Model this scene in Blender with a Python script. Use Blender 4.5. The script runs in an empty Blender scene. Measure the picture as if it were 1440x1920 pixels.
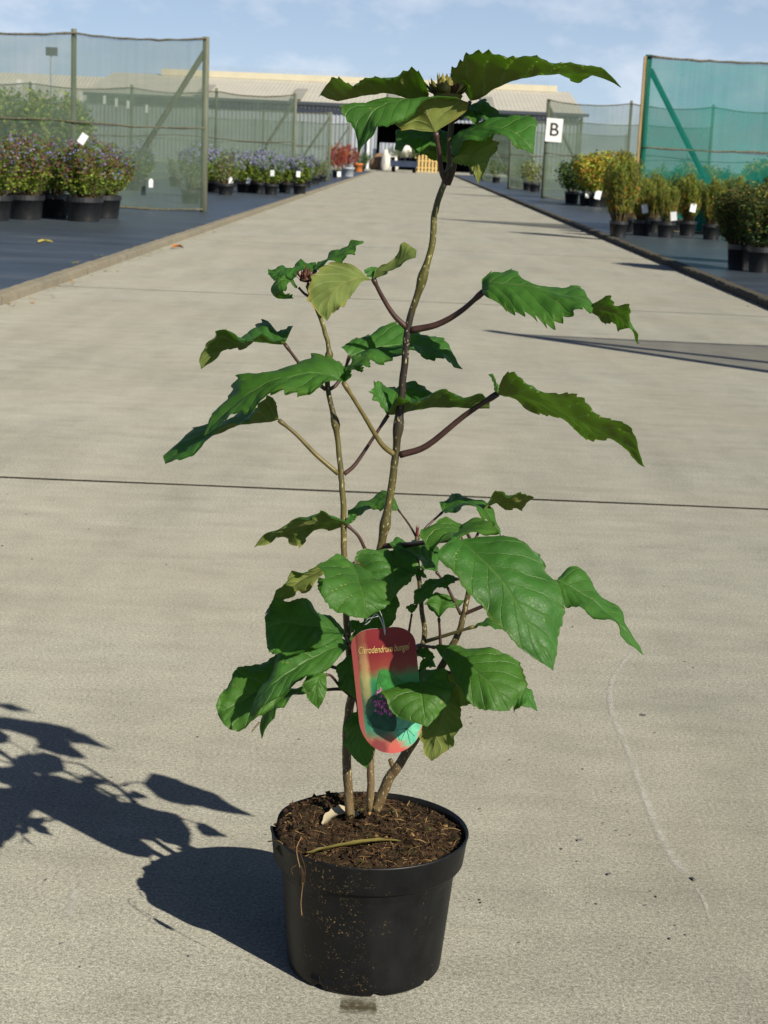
import bpy, bmesh, math, random
from math import sin, cos, pi, radians, atan2, hypot, sqrt
from mathutils import Vector, Matrix, noise
C = bpy.context.scene.collection
S = bpy.context.scene
# ------------------------------------------------------------------ camera
FPX, HC, ROLL = 3150.0, 0.971, radians(2.52)
_x, _y = 772 - 720, 297 - 960
_xp, _yp = _x*cos(ROLL) + _y*sin(ROLL), -_x*sin(ROLL) + _y*cos(ROLL)
PITCH, YAW = atan2(-_yp, FPX), atan2(_xp, hypot(FPX, _yp))
_Z = Matrix.Rotation(YAW, 3, 'Z')
_F = _Z @ Vector((0, cos(PITCH), -sin(PITCH)))
_R0 = _Z @ Vector((1, 0, 0))
_U0 = _R0.cross(_F)
_R = _R0*cos(ROLL) + _U0*sin(ROLL)
_U = -_R0*sin(ROLL) + _U0*cos(ROLL)
CAM = Vector((0, 0, HC))
cd = bpy.data.cameras.new('camera'); cam = bpy.data.objects.new('camera', cd); C.objects.link(cam)
cam.matrix_world = Matrix(((_R.x, _U.x, -_F.x, 0), (_R.y, _U.y, -_F.y, 0), (_R.z, _U.z, -_F.z, HC), (0, 0, 0, 1)))
cd.sensor_fit = 'HORIZONTAL'; cd.sensor_width = 36; cd.lens = 36*FPX/1440
cd.clip_start = .05; cd.clip_end = 3000
cd.dof.use_dof = True; cd.dof.focus_distance = 1.95; cd.dof.aperture_fstop = 34
S.camera = cam
# ------------------------------------------------------------------ light
SUN = Vector((1.109, -1.205, 1.0)).normalized()          # direction towards the sun
sl = bpy.data.lights.new('sun', 'SUN'); so = bpy.data.objects.new('sun', sl); C.objects.link(so)
sl.energy = 5.0; sl.angle = radians(.53); sl.color = (1, .925, .78)
so.rotation_euler = (-SUN).to_track_quat('-Z', 'Y').to_euler()
W = bpy.data.worlds.new('World'); S.world = W; W.use_nodes = True
wn, wl = W.node_tree.nodes, W.node_tree.links
wn.clear()
sky = wn.new('ShaderNodeTexSky'); sky.sky_type = 'NISHITA'; sky.sun_disc = False
sky.sun_elevation = math.asin(SUN.z); sky.sun_rotation = atan2(SUN.x, SUN.y)
sky.air_density = .6; sky.dust_density = .4; sky.ozone_density = 1.5; sky.altitude = 0
bgn = wn.new('ShaderNodeBackground'); bgn.inputs['Strength'].default_value = .05
wo = wn.new('ShaderNodeOutputWorld')
tc = wn.new('ShaderNodeTexCoord')
mp = wn.new('ShaderNodeMapping'); mp.inputs['Scale'].default_value = (17, 17, 34); mp.inputs['Location'].default_value = (3.3, 1.4, .4)
nz = wn.new('ShaderNodeTexNoise'); nz.inputs['Scale'].default_value = 1.0; nz.inputs['Detail'].default_value = 7; nz.inputs['Roughness'].default_value = .58
rp = wn.new('ShaderNodeValToRGB'); rp.color_ramp.elements[0].position = .47; rp.color_ramp.elements[1].position = .70
rp.color_ramp.elements[1].color = (.75, .75, .75, 1)
mx = wn.new('ShaderNodeMixRGB'); mx.inputs['Color2'].default_value = (13.2, 13.9, 15.2, 1)
wl.new(tc.outputs['Generated'], mp.inputs['Vector']); wl.new(mp.outputs[0], nz.inputs['Vector'])
wl.new(nz.outputs['Fac'], rp.inputs['Fac']); 
tn = wn.new('ShaderNodeMixRGB'); tn.blend_type = 'MULTIPLY'; tn.inputs['Fac'].default_value = 1; tn.inputs['Color2'].default_value = (.95, .97, 1.12, 1)
sx = wn.new('ShaderNodeSeparateXYZ'); wl.new(tc.outputs['Generated'], sx.inputs[0])
hz1 = wn.new('ShaderNodeMath'); hz1.operation = 'SUBTRACT'; hz1.inputs[0].default_value = 1; hz1.use_clamp = True; wl.new(sx.outputs[2], hz1.inputs[1])
hz2 = wn.new('ShaderNodeMath'); hz2.operation = 'POWER'; hz2.inputs[1].default_value = 6; wl.new(hz1.outputs[0], hz2.inputs[0])
hz3 = wn.new('ShaderNodeMath'); hz3.operation = 'MULTIPLY'; hz3.inputs[1].default_value = .82; wl.new(hz2.outputs[0], hz3.inputs[0])
hzm = wn.new('ShaderNodeMixRGB'); hzm.inputs['Color2'].default_value = (9.4, 11.9, 14.6, 1)      # pale haze low in the sky, all round
cl = wn.new('ShaderNodeMath'); cl.operation = 'MULTIPLY'; wl.new(rp.outputs['Color'], cl.inputs[0]); wl.new(hz2.outputs[0], cl.inputs[1])
wl.new(sky.outputs[0], tn.inputs['Color1']); wl.new(tn.outputs[0], hzm.inputs['Color1']); wl.new(hz3.outputs[0], hzm.inputs['Fac']); wl.new(hzm.outputs[0], mx.inputs['Color1']); wl.new(cl.outputs[0], mx.inputs['Fac']); wl.new(mx.outputs[0], bgn.inputs['Color']); wl.new(bgn.outputs[0], wo.inputs['Surface'])
S.view_settings.view_transform = 'Standard'; S.view_settings.look = 'None'
S.view_settings.exposure = 0.4; S.view_settings.gamma = 1
try:
    S.cycles.transparent_max_bounces = 24; S.cycles.max_bounces = 8
except Exception: pass

# ------------------------------------------------------------------ helpers
def ray(x, y): return _F + _R*((x - 720)/FPX) - _U*((y - 960)/FPX)
def ground(x, y, z=0.0):
    d = ray(x, y); return CAM + d*((z - HC)/d.z)
def at_y(x, y, Y):
    d = ray(x, y); return CAM + d*(Y/d.y)
PY = 1.914                                        # distance of the potted shrub's axis
PX = -0.0142
def P(x, y, d=0.0): return at_y(x, y, PY - d*.01)  # d: centimetres in front of the axis

def mesh_obj(name, v, f, mats, parent=None, smooth=False, midx=None, uv=None):
    me = bpy.data.meshes.new(name)
    me.from_pydata([tuple(a) for a in v], [], f)
    for m in (mats if isinstance(mats, (list, tuple)) else [mats]): me.materials.append(m)
    if midx: me.polygons.foreach_set('material_index', midx)
    if smooth: me.polygons.foreach_set('use_smooth', [True]*len(me.polygons))
    if uv:
        l = me.uv_layers.new(name='UVMap')
        for lp in me.loops: l.data[lp.index].uv = uv[lp.vertex_index]
    me.update()
    o = bpy.data.objects.new(name, me); C.objects.link(o)
    if parent: o.parent = parent
    return o
def empty(name, loc=(0, 0, 0), rz=0):
    o = bpy.data.objects.new(name, None); C.objects.link(o); o.location = loc; o.rotation_euler = (0, 0, rz)
    o.empty_display_size = .1
    return o
def tag(o, label=None, cat=None, group=None, kind=None):
    if label: o['label'] = label
    if cat: o['category'] = cat
    if group: o['group'] = group
    if kind: o['kind'] = kind
    return o
def copy_tree(o, parent=None):
    c = o.copy(); C.objects.link(c); c.parent = parent
    for ch in list(o.children): copy_tree(ch, c)
    return c
class MB:
    def __init__(s): s.v = []; s.f = []; s.m = []
    def add(s, v, f, m=0):
        k = len(s.v); s.v += [Vector(a) for a in v]; s.f += [tuple(i + k for i in q) for q in f]; s.m += [m]*len(f)
    def box(s, a, b, m=0):
        x0, y0, z0 = a; x1, y1, z1 = b
        s.add([(x0,y0,z0),(x1,y0,z0),(x1,y1,z0),(x0,y1,z0),(x0,y0,z1),(x1,y0,z1),(x1,y1,z1),(x0,y1,z1)],
              [(0,3,2,1),(4,5,6,7),(0,1,5,4),(1,2,6,5),(2,3,7,6),(3,0,4,7)], m)
    def tube(s, pts, rad, n=8, m=0, cap=True):
        pts = [Vector(p) for p in pts]; k = len(pts)
        r = rad if isinstance(rad, (list, tuple)) else [rad]*k
        v = []; f = []; up = None
        for i, p in enumerate(pts):
            t = (pts[min(i+1, k-1)] - pts[max(i-1, 0)]).normalized()
            if up is None:
                up = Vector((0, 0, 1)) if abs(t.z) < .9 else Vector((1, 0, 0))
            a = t.cross(up).normalized(); b = a.cross(t).normalized(); up = b
            for j in range(n):
                q = 2*pi*j/n; v.append(p + (a*cos(q) + b*sin(q))*r[i])
        for i in range(k-1):
            for j in range(n):
                f.append((i*n+j, i*n+(j+1) % n, (i+1)*n+(j+1) % n, (i+1)*n+j))
        if cap:
            f.append(tuple(range(n-1, -1, -1))); f.append(tuple((k-1)*n+j for j in range(n)))
        s.add(v, f, m)
    def build(s, name, mats, parent=None, smooth=False):
        return mesh_obj(name, s.v, s.f, mats, parent, smooth, s.m)
def catmull(pts, n):
    k = len(pts); out = []
    for i in range(n):
        u = i/(n-1)*(k-1); j = min(int(u), k-2); t = u - j
        p1, p2 = pts[j], pts[j+1]
        p0 = pts[j-1] if j > 0 else p1*2 - p2
        p3 = pts[j+2] if j+2 < k else p2*2 - p1
        out.append(.5*((2*p1) + (p2-p0)*t + (2*p0-5*p1+4*p2-p3)*t*t + (3*p1-p0-3*p2+p3)*t**3))
    return out

# ------------------------------------------------------------------ materials
class NT:
    def __init__(s, name):
        s.mat = bpy.data.materials.new(name); s.mat.use_nodes = True
        s.t = s.mat.node_tree; s.n = s.t.nodes; s.l = s.t.links
        s.b = s.n['Principled BSDF']; s.out = s.n['Material Output']
    def link(s, a, b): s.l.new(a, b)
    def val(s, sock, v):
        if isinstance(v, bpy.types.NodeSocket): s.l.new(v, sock)
        elif v is not None: sock.default_value = v
    def pos(s):
        return s.n.new('ShaderNodeNewGeometry').outputs['Position']
    def obj(s): return s.n.new('ShaderNodeTexCoord').outputs['Object']
    def uvn(s): return s.n.new('ShaderNodeTexCoord').outputs['UV']
    def scale(s, vec, sc, loc=(0, 0, 0), rot=(0, 0, 0)):
        m = s.n.new('ShaderNodeMapping'); m.inputs['Scale'].default_value = sc; m.inputs['Location'].default_value = loc
        m.inputs['Rotation'].default_value = rot
        s.link(vec, m.inputs['Vector']); return m.outputs[0]
    def noise(s, vec, scale, detail=4, rough=.55):
        n = s.n.new('ShaderNodeTexNoise'); n.inputs['Scale'].default_value = scale; n.inputs['Detail'].default_value = detail
        n.inputs['Roughness'].default_value = rough; s.link(vec, n.inputs['Vector']); return n.outputs['Fac']
    def voro(s, vec, scale, out='Distance'):
        n = s.n.new('ShaderNodeTexVoronoi'); n.inputs['Scale'].default_value = scale; s.link(vec, n.inputs['Vector']); return n.outputs[out]
    def ramp(s, fac, stops, interp='LINEAR'):
        r = s.n.new('ShaderNodeValToRGB'); r.color_ramp.interpolation = interp
        e = r.color_ramp.elements
        while len(e) < len(stops): e.new(.5)
        for q, (p, c) in zip(e, stops):
            q.position = p; q.color = (c, c, c, 1) if isinstance(c, (int, float)) else tuple(c) + (1,)
        s.val(r.inputs['Fac'], fac); return r.outputs['Color']
    def mix(s, fac, a, b, mode='MIX'):
        m = s.n.new('ShaderNodeMixRGB'); m.blend_type = mode
        def col(v): return v if isinstance(v, bpy.types.NodeSocket) else ((v, v, v, 1) if isinstance(v, (int, float)) else tuple(v) + (1,))
        s.val(m.inputs['Fac'], fac); s.val(m.inputs['Color1'], col(a)); s.val(m.inputs['Color2'], col(b)); return m.outputs[0]
    def math(s, op, a, b=None, c=None, clamp=False):
        m = s.n.new('ShaderNodeMath'); m.operation = op; m.use_clamp = clamp
        s.val(m.inputs[0], a); s.val(m.inputs[1], b); s.val(m.inputs[2], c); return m.outputs[0]
    def sep(s, vec):
        m = s.n.new('ShaderNodeSeparateXYZ'); s.link(vec, m.inputs[0]); return m.outputs
    def bump(s, h, strength=.5, dist=.01):
        b = s.n.new('ShaderNodeBump'); b.inputs['Strength'].default_value = strength; b.inputs['Distance'].default_value = dist
        s.link(h, b.inputs['Height']); s.link(b.outputs[0], s.b.inputs['Normal']); return b.outputs[0]
    def set(s, color=None, rough=None, spec=None, metal=None):
        if color is not None: s.val(s.b.inputs['Base Color'], color if isinstance(color, bpy.types.NodeSocket) else tuple(color) + (1,))
        s.val(s.b.inputs['Roughness'], rough); s.val(s.b.inputs['Specular IOR Level'], spec); s.val(s.b.inputs['Metallic'], metal)
        return s.mat
    def translucent(s, color, fac):
        t = s.n.new('ShaderNodeBsdfTranslucent'); s.val(t.inputs['Color'], color if isinstance(color, bpy.types.NodeSocket) else tuple(color) + (1,))
        m = s.n.new('ShaderNodeMixShader'); m.inputs[0].default_value = fac
        s.link(s.b.outputs[0], m.inputs[1]); s.link(t.outputs[0], m.inputs[2]); s.link(m.outputs[0], s.out.inputs['Surface'])
def plain(name, col, rough=.7, var=.25, scale=20, spec=.3, bump=0, metal=0):
    m = NT(name); p = m.obj(); f = m.noise(p, scale, 5)
    lo = tuple(c*(1-var) for c in col); hi = tuple(min(1, c*(1+var)) for c in col)
    m.set(m.ramp(f, [(.3, lo), (.7, hi)]), rough, spec, metal)
    if bump: m.bump(f, .6, bump)
    return m.mat
M = {}
def mat_concrete(name, base, streak=True):
    m = NT(name); p = m.pos()
    big = m.noise(m.scale(p, (.55, 1.0, 1)), 1.1, 5, .6)
    mid = m.noise(m.scale(p, (1.2, 5.5, 1)), 2.6, 6, .65)
    fine = m.noise(p, 170, 3, .7)
    grit = m.voro(p, 230)
    c = m.ramp(big, [(.28, tuple(v*.84 for v in base)), (.52, base), (.75, tuple(v*1.13 for v in base))])
    c = m.mix(.55, c, m.ramp(mid, [(.25, tuple(v*.80 for v in base)), (.5, base), (.8, tuple(v*1.18 for v in base))]))
    c = m.mix(1, c, m.ramp(fine, [(.25, .48), (.5, 1.0), (.78, 1.5)]), 'MULTIPLY')
    c = m.mix(1, c, m.ramp(m.noise(p, 420, 2, .6), [(.28, .55), (.5, 1.0), (.72, 1.5)]), 'MULTIPLY')
    blot = m.noise(m.scale(p, (1, 1.6, 1), (2, 9, 0)), 5.5, 5, .7); c = m.mix(1, c, m.ramp(blot, [(.3, .86), (.5, 1.0), (.7, 1.10)]), 'MULTIPLY')
    c = m.mix(m.ramp(grit, [(.06, .55), (.2, 0.)]), c, tuple(v*1.5 for v in base))
    spots = m.noise(p, 55, 2, .5)
    c = m.mix(m.ramp(spots, [(.70, 0.), (.76, .5)]), c, tuple(v*.5 for v in base))
    st = m.noise(m.scale(p, (2.2, .35, 1), (1, 4, 0)), 1.4, 5, .65); c = m.mix(1, c, m.ramp(st, [(.3, .84), (.55, 1.0), (.75, 1.07)]), 'MULTIPLY')
    dk = m.noise(m.scale(p, (1, 1, 1), (11, 2, 0)), 2.3, 4, .6); c = m.mix(m.ramp(dk, [(.62, 0.), (.74, .35)]), c, (base[0]*.62, base[1]*.66, base[2]*.66))
    warm = m.noise(m.scale(p, (1, 1, 1), (7, 3, 0)), .8, 3)
    c = m.mix(m.ramp(warm, [(.4, 0.), (.75, .35)]), c, (base[0]*1.05, base[1]*.95, base[2]*.86))
    m.set(c, .88, .25); m.b.inputs['Diffuse Roughness'].default_value = .9
    h = m.mix(.5, fine, m.noise(p, 60, 4, .6)); m.bump(h, .6, .003)
    return m.mat
M['concrete'] = mat_concrete('concrete', (.246, .243, .204))
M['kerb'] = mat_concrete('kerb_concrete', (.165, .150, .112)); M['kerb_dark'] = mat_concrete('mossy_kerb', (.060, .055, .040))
def mat_fabric():
    m = NT('ground_cover_fabric'); p = m.pos()
    w = m.noise(m.scale(p, (60, 60, 60)), 1, 2)
    d = m.noise(m.scale(p, (.5, 1.4, 1)), 1.3, 5, .6)
    c = m.ramp(d, [(.3, (.030, .040, .052)), (.6, (.058, .077, .100)), (.8, (.125, .122, .115))])
    x = m.sep(p)[0]
    ln = m.math('FRACT', m.math('MULTIPLY', x, 3.3))
    c = m.mix(m.ramp(ln, [(.0, .5), (.05, 0.)]), c, (.03, .075, .08))
    m.set(c, .42, .6); m.bump(w, .25, .003); return m.mat
M['fabric'] = mat_fabric()
M['earth'] = plain('earth', (.10, .085, .06), .95, .35, 1.5, .1)
M['joint'] = plain('joint_dirt', (.035, .032, .025), .95, .4, 30, .1)
def mat_post(name, col):
    m = NT(name); p = m.obj()
    f = m.noise(m.scale(p, (30, 30, 2.2)), 1, 6, .65); g = m.noise(p, 3, 4)
    c = m.ramp(f, [(.3, tuple(v*.55 for v in col)), (.55, col), (.8, tuple(v*1.5 for v in col))])
    c = m.mix(m.ramp(g, [(.4, 0.), (.7, .6)]), c, (col[0]*.62, col[1]*.92, col[2]*.82))
    m.set(c, .85, .2); m.bump(f, .5, .004); return m.mat
M['post'] = mat_post('weathered_post', (.155, .155, .115))
M['post_teal'] = mat_post('green_post', (.035, .13, .095))
M['batten'] = mat_post('timber_batten', (.36, .24, .12))
def mat_net(name, col, dens, tr=.45):
    m = NT(name); p = m.pos(); s = m.sep(p)
    f = m.noise(m.scale(p, (.9, .9, 2.2)), 1.4, 6, .65)
    v = m.noise(m.scale(p, (14, 14, .6)), 1, 4, .6)
    c = m.ramp(f, [(.25, tuple(q*.72 for q in col)), (.55, col), (.8, tuple(q*1.25 for q in col))])
    m.set(c, .8, .15)
    m.translucent(c, tr)
    mixs = [n for n in m.n if n.type == 'MIX_SHADER'][0]
    t = m.n.new('ShaderNodeBsdfTransparent'); k = m.n.new('ShaderNodeMixShader')
    d = m.math('ADD', m.math('MULTIPLY', m.math('SUBTRACT', m.mix(.5, f, v), .5), .45), dens, clamp=True)
    m.link(d, k.inputs[0]); m.link(t.outputs[0], k.inputs[1]); m.link(mixs.outputs[0], k.inputs[2]); m.link(k.outputs[0], m.out.inputs['Surface'])
    return m.mat
M['net'] = mat_net('weathered_netting', (.205, .275, .205), .50)
M['net_teal'] = mat_net('teal_netting', (.012, .300, .235), .62, .5)
M['rope'] = plain('net_edging', (.13, .12, .08), .9, .6, 40, .1)
M['black_plastic'] = plain('black_plastic', (.016, .017, .019), .42, .3, 15, .5)
M['white_tag'] = plain('white_card', (.72, .74, .76), .5, .06, 20, .4)
M['stem_bg'] = plain('background_stem', (.10, .075, .035), .8, .3, 20, .2)

# ------------------------------------------------------------------ ground
BED = .05
g = mesh_obj('ground', [(-900,-60,-.16),(900,-60,-.16),(900,2500,-.16),(-900,2500,-.16)], [(0,1,2,3)], M['earth']); tag(g, kind='structure')
RL, RR = -2.43, 2.68
yard = MB(); yard.box((-40, 112, -.15), (40, 170, .0)); tag(yard.build('yard', M['concrete']), kind='structure')
rb = MB(); rb.box((RL, -3, -.15), (RR, 112, -.03)); road = rb.build('road', M['joint']); tag(road, kind='structure')
ys = [-2.2, 4.872] + [4.872 + 6.87*k for k in range(1, 16)]; ys[-1] = 112
SK = .018
for a, b in zip(ys[:-1], ys[1:]):
    m = MB(); e = .012; n = 14
    for i in range(n):                                  # slab edges chipped very slightly
        x0, x1 = RL + (RR-RL)*i/n, RL + (RR-RL)*(i+1)/n
        j = [random.Random(int(a*100)+i+q).uniform(-.0022, .0022) for q in (0, 1)]
        j2 = [random.Random(int(b*100)+i+q+500).uniform(-.0022, .0022) for q in (0, 1)]
        k0, k1 = SK*x0, SK*x1
        m.add([(x0,a+e+j[0]+k0,0),(x1,a+e+j[1]+k1,0),(x1,b-e+j2[1]+k1,0),(x0,b-e+j2[0]+k0,0),(x0,a+e+j[0]+k0,-.03),(x1,a+e+j[1]+k1,-.03),(x1,b-e+j2[1]+k1,-.03),(x0,b-e+j2[0]+k0,-.03)],
              [(0,1,2,3)])
        m.add([(x0,a+e+j[0]+k0,0),(x1,a+e+j[1]+k1,0),(x0,a+e+j[0]+k0,-.03),(x1,a+e+j[1]+k1,-.03),(x1,b-e+j2[1]+k1,0),(x0,b-e+j2[0]+k0,0),(x1,b-e+j2[1]+k1,-.03),(x0,b-e+j2[0]+k0,-.03)], [(2,3,1,0),(5,4,6,7)], 1)
    m.build('slab', [M['concrete'], M['joint']], road)
for nm, x0, x1 in (('planting_bed', -45, RL-.11), ('planting_bed', RR+.11, 45)):
    m = MB(); m.box((x0, -6, -.15), (x1, 112, BED)); tag(m.build(nm, M['fabric']), kind='structure')
def kerb(x0, x1, seed):
    k = MB(); k.box((x0+.01, -3, -.15), (x1-.01, 112, .02)); ko = k.build('kerb', M['joint']); tag(ko, kind='structure')
    L = .914; proto = []
    for s in range(4):
        R = random.Random(seed+s); bm = bmesh.new()
        m = MB(); ny = 8; pr = [(0, 0), (0, .048), (.014, .060), (x1-x0-.016, .060), (x1-x0, .046), (x1-x0, 0)]
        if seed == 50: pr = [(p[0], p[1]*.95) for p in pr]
        v = []; f = []
        for i in range(ny+1):
            for (px, pz) in pr:
                v.append((px + R.uniform(-.004, .004), (L-.012)*i/ny, pz + (R.uniform(-.003, .0015) if pz > .02 else 0)))
        for i in range(ny):
            for j in range(len(pr)-1): f.append((i*6+j, i*6+j+1, (i+1)*6+j+1, (i+1)*6+j))
        f.append(tuple(range(5, -1, -1))); f.append(tuple(ny*6+j for j in range(6)))
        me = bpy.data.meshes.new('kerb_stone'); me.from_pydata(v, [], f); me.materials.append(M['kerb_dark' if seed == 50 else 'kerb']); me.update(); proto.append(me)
    for i in range(120):
        o = bpy.data.objects.new('kerb_stone', proto[i % 4 if i % 3 else (i*7) % 4]); C.objects.link(o); o.parent = ko
        o.location = (x0, 1.0 + i*L, 0)
kerb(RL-.11, RL, 10); kerb(RR, RR+.11, 50)

# ------------------------------------------------------------------ building far behind
M['cladding'] = plain('grey_cladding', (.33, .36, .40), .5, .06, 2, .4)
M['roof'] = plain('cream_roofing', (.53, .51, .435), .6, .06, .6, .3)
M['roof_dirty'] = plain('dull_rooflight', (.33, .32, .28), .6, .1, .6, .3)
M['ridge'] = plain('cream_ridge_vent', (.50, .46, .34), .6, .06, 1, .3)
M['dark_inside'] = plain('dark_interior', (.012, .013, .015), .9, .3, 1, .1)  # near-black: the shade inside openings is put into this colour
M['white_paint'] = plain('white_paint', (.75, .75, .73), .5, .05, 3, .4)
M['gutter'] = plain('gutter_dark', (.05, .06, .075), .5, .1, 3, .4)
def corrugated(m, x0, x1, z0, z1, y0, y1, pitch, depth, mi=0):
    n = int((x1-x0)/pitch); v = []; f = []
    prof = [(0, 0), (.45, 0), (.55, 1), (.9, 1)]
    for i in range(n):
        for (u, d) in prof:
            x = x0 + (i+u)*pitch
            v += [(x, y0 - d*depth, z0), (x, y1 - d*depth, z1)]
    for i in range(n*4-1): f.append((2*i, 2*i+2, 2*i+3, 2*i+1))
    m.add(v, f, mi)
BY = 138.0
def bx(px, py, Y): return at_y(px, py, Y)
eL, eR = -26.2, 13.6
z_e, z_r, y_r = 5.0, 7.25, BY + 14
barn = empty('packing_shed', (0, BY, 0))
tag(barn, 'long grey metal shed with cream ribbed roof and dark open doorway', 'shed')
doorL, doorR, doorZ = -2.75, 9.5, 3.9
for (a, b, z0, z1) in ((eL, doorL, 0, z_e), (doorR, eR, 0, z_e), (doorL, doorR, doorZ, z_e)):
    m = MB(); corrugated(m, a, b, z0, z1, 0, 0, .32, .07); m.build('wall', M['cladding'], barn)
m = MB(); m.box((eL, .1, 0), (eL+.1, 27, z_e)); m.box((eR-.1, .1, 0), (eR, 27, z_e)); m.box((eL, 27, 0), (eR, 27.1, z_e)); m.build('side_wall', M['cladding'], barn)
m = MB(); m.box((doorL-.5, 11, .02), (doorR+.5, 11.2, z_e)); m.build('doorway_shade_back', M['dark_inside'], barn)  # dark sheet standing in for the unlit depth behind the doorway
m = MB(); m.box((doorL-.5, .2, .02), (doorL-.3, 11, z_e)); m.box((doorR+.3, .2, .02), (doorR+.5, 11, z_e)); m.box((doorL-.5, .2, z_e-.1), (doorR+.5, 11, z_e)); m.build('doorway_shade_sides', M['dark_inside'], barn)  # sides and top of the same painted doorway shade
m = MB(); corrugated(m, eL-.3, eR+.3, z_e, z_r, -.6, 14, .34, -.06); ro = m.build('roof', M['roof'], barn)
m = MB(); corrugated(m, eL-.3, eR+.3, z_r, z_e, 14, 28, .34, -.06); m.build('rear_roof', M['roof'], barn)
for px in (-17.6, -9.9, -2.2, 5.5):
    m = MB(); z = lambda t: z_e + (z_r - z_e)*t + .13
    m.add([(px, -.6+14.6*.02, z(.02)), (px+.95, -.6+14.6*.02, z(.02)), (px+1.0, -.6+14.6*.52, z(.52)), (px, -.6+14.6*.52, z(.52))], [(0,1,2,3)]); m.build('rooflight', M['roof_dirty'], ro)
m = MB(); m.box((eL+4, 13.2, z_r-.1), (eR-1.2, 14.8, z_r+.45)); rd = m.build('ridge_vent', M['ridge'], ro)
for i in range(150):
    m = MB() if i == 0 else m
    x = eL + 4.2 + i*.225
    m.tube([(x, 13.3, z_r+.4), (x, 13.3, z_r+.85)], .016, 4)
tag(m.build('bird_spikes', M['cladding'], ro), kind='stuff')
m = MB(); m.box((eL-.3, -.85, z_e-.22), (eR+.3, -.6, z_e+.02)); m.build('gutter', M['gutter'], barn)
m = MB(); m.box((-3.62, -.35, 0), (-3.44, -.2, 3.6)); m.build('downpipe', M['white_paint'], barn)
m = MB(); corrugated(m, -2.6, -1.0, 0, 2.1, -.6, -.6, .3, .06); m.build('sliding_panel', M['cladding'], barn)
m = MB(); m.box((.85, 8, 2.9), (1.0, 8.1, 3.6)); m.build('lamp', M['white_paint'], barn)
sh2 = empty('low_shed', (-27, 150, 0)); tag(sh2, 'lower pale-roofed shed beside the long grey shed', 'shed')
m = MB(); m.box((-16, 0, 0), (-1, 12, 4.4)); m.build('wall', M['cladding'], sh2)
m = MB(); corrugated(m, -16.4, 1.5, 4.4, 7.0, -.5, 7, .34, -.06); m.build('roof', M['roof'], sh2)
fl = empty('floodlight', (at_y(96, 95, 75).x, 75, BED)); tag(fl, 'floodlight on a slim pole standing beyond the tall netting fence', 'floodlight')
m = MB(); m.tube([(0, 0, 0), (0, 0, 4.6)], [.06, .04], 8); m.build('pole', M['cladding'], fl)
m = MB(); m.box((-.22, -.1, 4.6), (.26, .1, 4.95)); m.build('lamp_head', M['gutter'], fl)

# ------------------------------------------------------------------ netting fences
def fence(label, Y, xs, top, sgn, netm, postm, rail, group=None, sag=.05, brace=True, batten=False, mid=1.28):
    f = empty('netting_fence', (xs[0], Y, BED)); tag(f, label, 'fence', group)
    R = random.Random(int(Y*10 + sgn))
    x0 = xs[0]; h = top - BED
    for i, x in enumerate(xs):
        m = MB(); r = .052 if i == 0 else .042; l = R.uniform(-.015, .015)
        hh = h + .03 + (R.uniform(-.03, .05) if i else 0)
        m.tube([(x-x0, 0, -.1), (x-x0+l*.5, 0, h*.5), (x-x0+l, 0, hh)], [r*1.05, r, r*.95], 10)
        m.build('post', postm, f, True)
    if brace:
        m = MB(); m.tube([(sgn*.03, .02, h*.93), (sgn*1.45, .05, .02)], .042, 8); m.build('brace', postm, f, True)
    xe = xs[-1] - x0
    nx = 60; nzv = 10; v = []; q = []
    def zt(u):
        x = u*xe; tt = 0
        for a, b in zip(xs[:-1], xs[1:]):
            a -= x0; b -= x0
            if min(a, b) <= x <= max(a, b): tt = 4*((x-a)/(b-a))*(1-(x-a)/(b-a))
        return h - sag*tt
    for i in range(nx+1):
        u = i/nx
        for j in range(nzv+1):
            w = j/nzv
            v.append((u*xe, -.064 + .035*noise.noise((u*9+Y, w*2.5, 3)) + .018*noise.noise((u*40+Y, w*1.2, 8))*(1-abs(2*w-1)), .02 + (zt(u)-.02)*w))
    for i in range(nx):
        for j in range(nzv): q.append((i*(nzv+1)+j, (i+1)*(nzv+1)+j, (i+1)*(nzv+1)+j+1, i*(nzv+1)+j+1))
    mesh_obj('netting', v, q, netm, f, True)
    for (zz, rr) in ((None, .016), (mid-BED, .013), (.04, .016)):
        m = MB(); pts = []
        for i in range(nx+1):
            u = i/nx; z = zt(u) if zz is None else zz - sag*.5*sin(u*pi*len(xs))
            pts.append((u*xe, -.075 + .006*noise.noise((u*60, z, 1)), z + .012*noise.noise((u*80, Y, z))))
        m.tube(pts, [rr*(1 + .45*noise.noise((i*2.3, Y, z))) for i in range(nx+1)], 5); m.build('wire', M['rope'], f, True)
    if batten:
        m = MB(); m.box((-.085, -.1, 0), (-.05, -.03, h)); m.build('batten', M['batten'], f)
    return f
FL = 25.6
fence('tall weathered netting fence with diagonal brace beside the blue-flowered pots', FL, [-3.09, -5.06, -7.2, -9.3, -11.5], 2.56, -1, M['net'], M['post'], None)
fence('bright teal netting fence with diagonal brace behind the upright pot plants', FL, [3.42, 5.6, 7.8, 10, 12.2], 2.58, 1, M['net_teal'], M['post_teal'], None, batten=True, sag=.03)
fence('netting fence standing on the near right bed that throws its shadow over the concrete', 6.84, [3.31, 5.4, 7.5], 2.5, 1, M['net'], M['post'], None)
Y2 = 47.5
fence('weathered netting fence carrying the white letter B board', Y2, [3.68, 5.95, 8.2, 10.5, 12.8, 15], 2.70, 1, M['net'], M['post'], None, sag=.1)
xa = [at_y(555, 172, Y2).x, at_y(407, 165, Y2).x, at_y(248, 160, Y2).x, at_y(57, 148, Y2).x]
fence('weathered netting fence behind the block of mauve-flowered pots', Y2, xa + [xa[-1]-2.6, xa[-1]-5], 2.55, -1, M['net'], M['post'], None, sag=.1)
Y3 = 62.0
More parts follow.
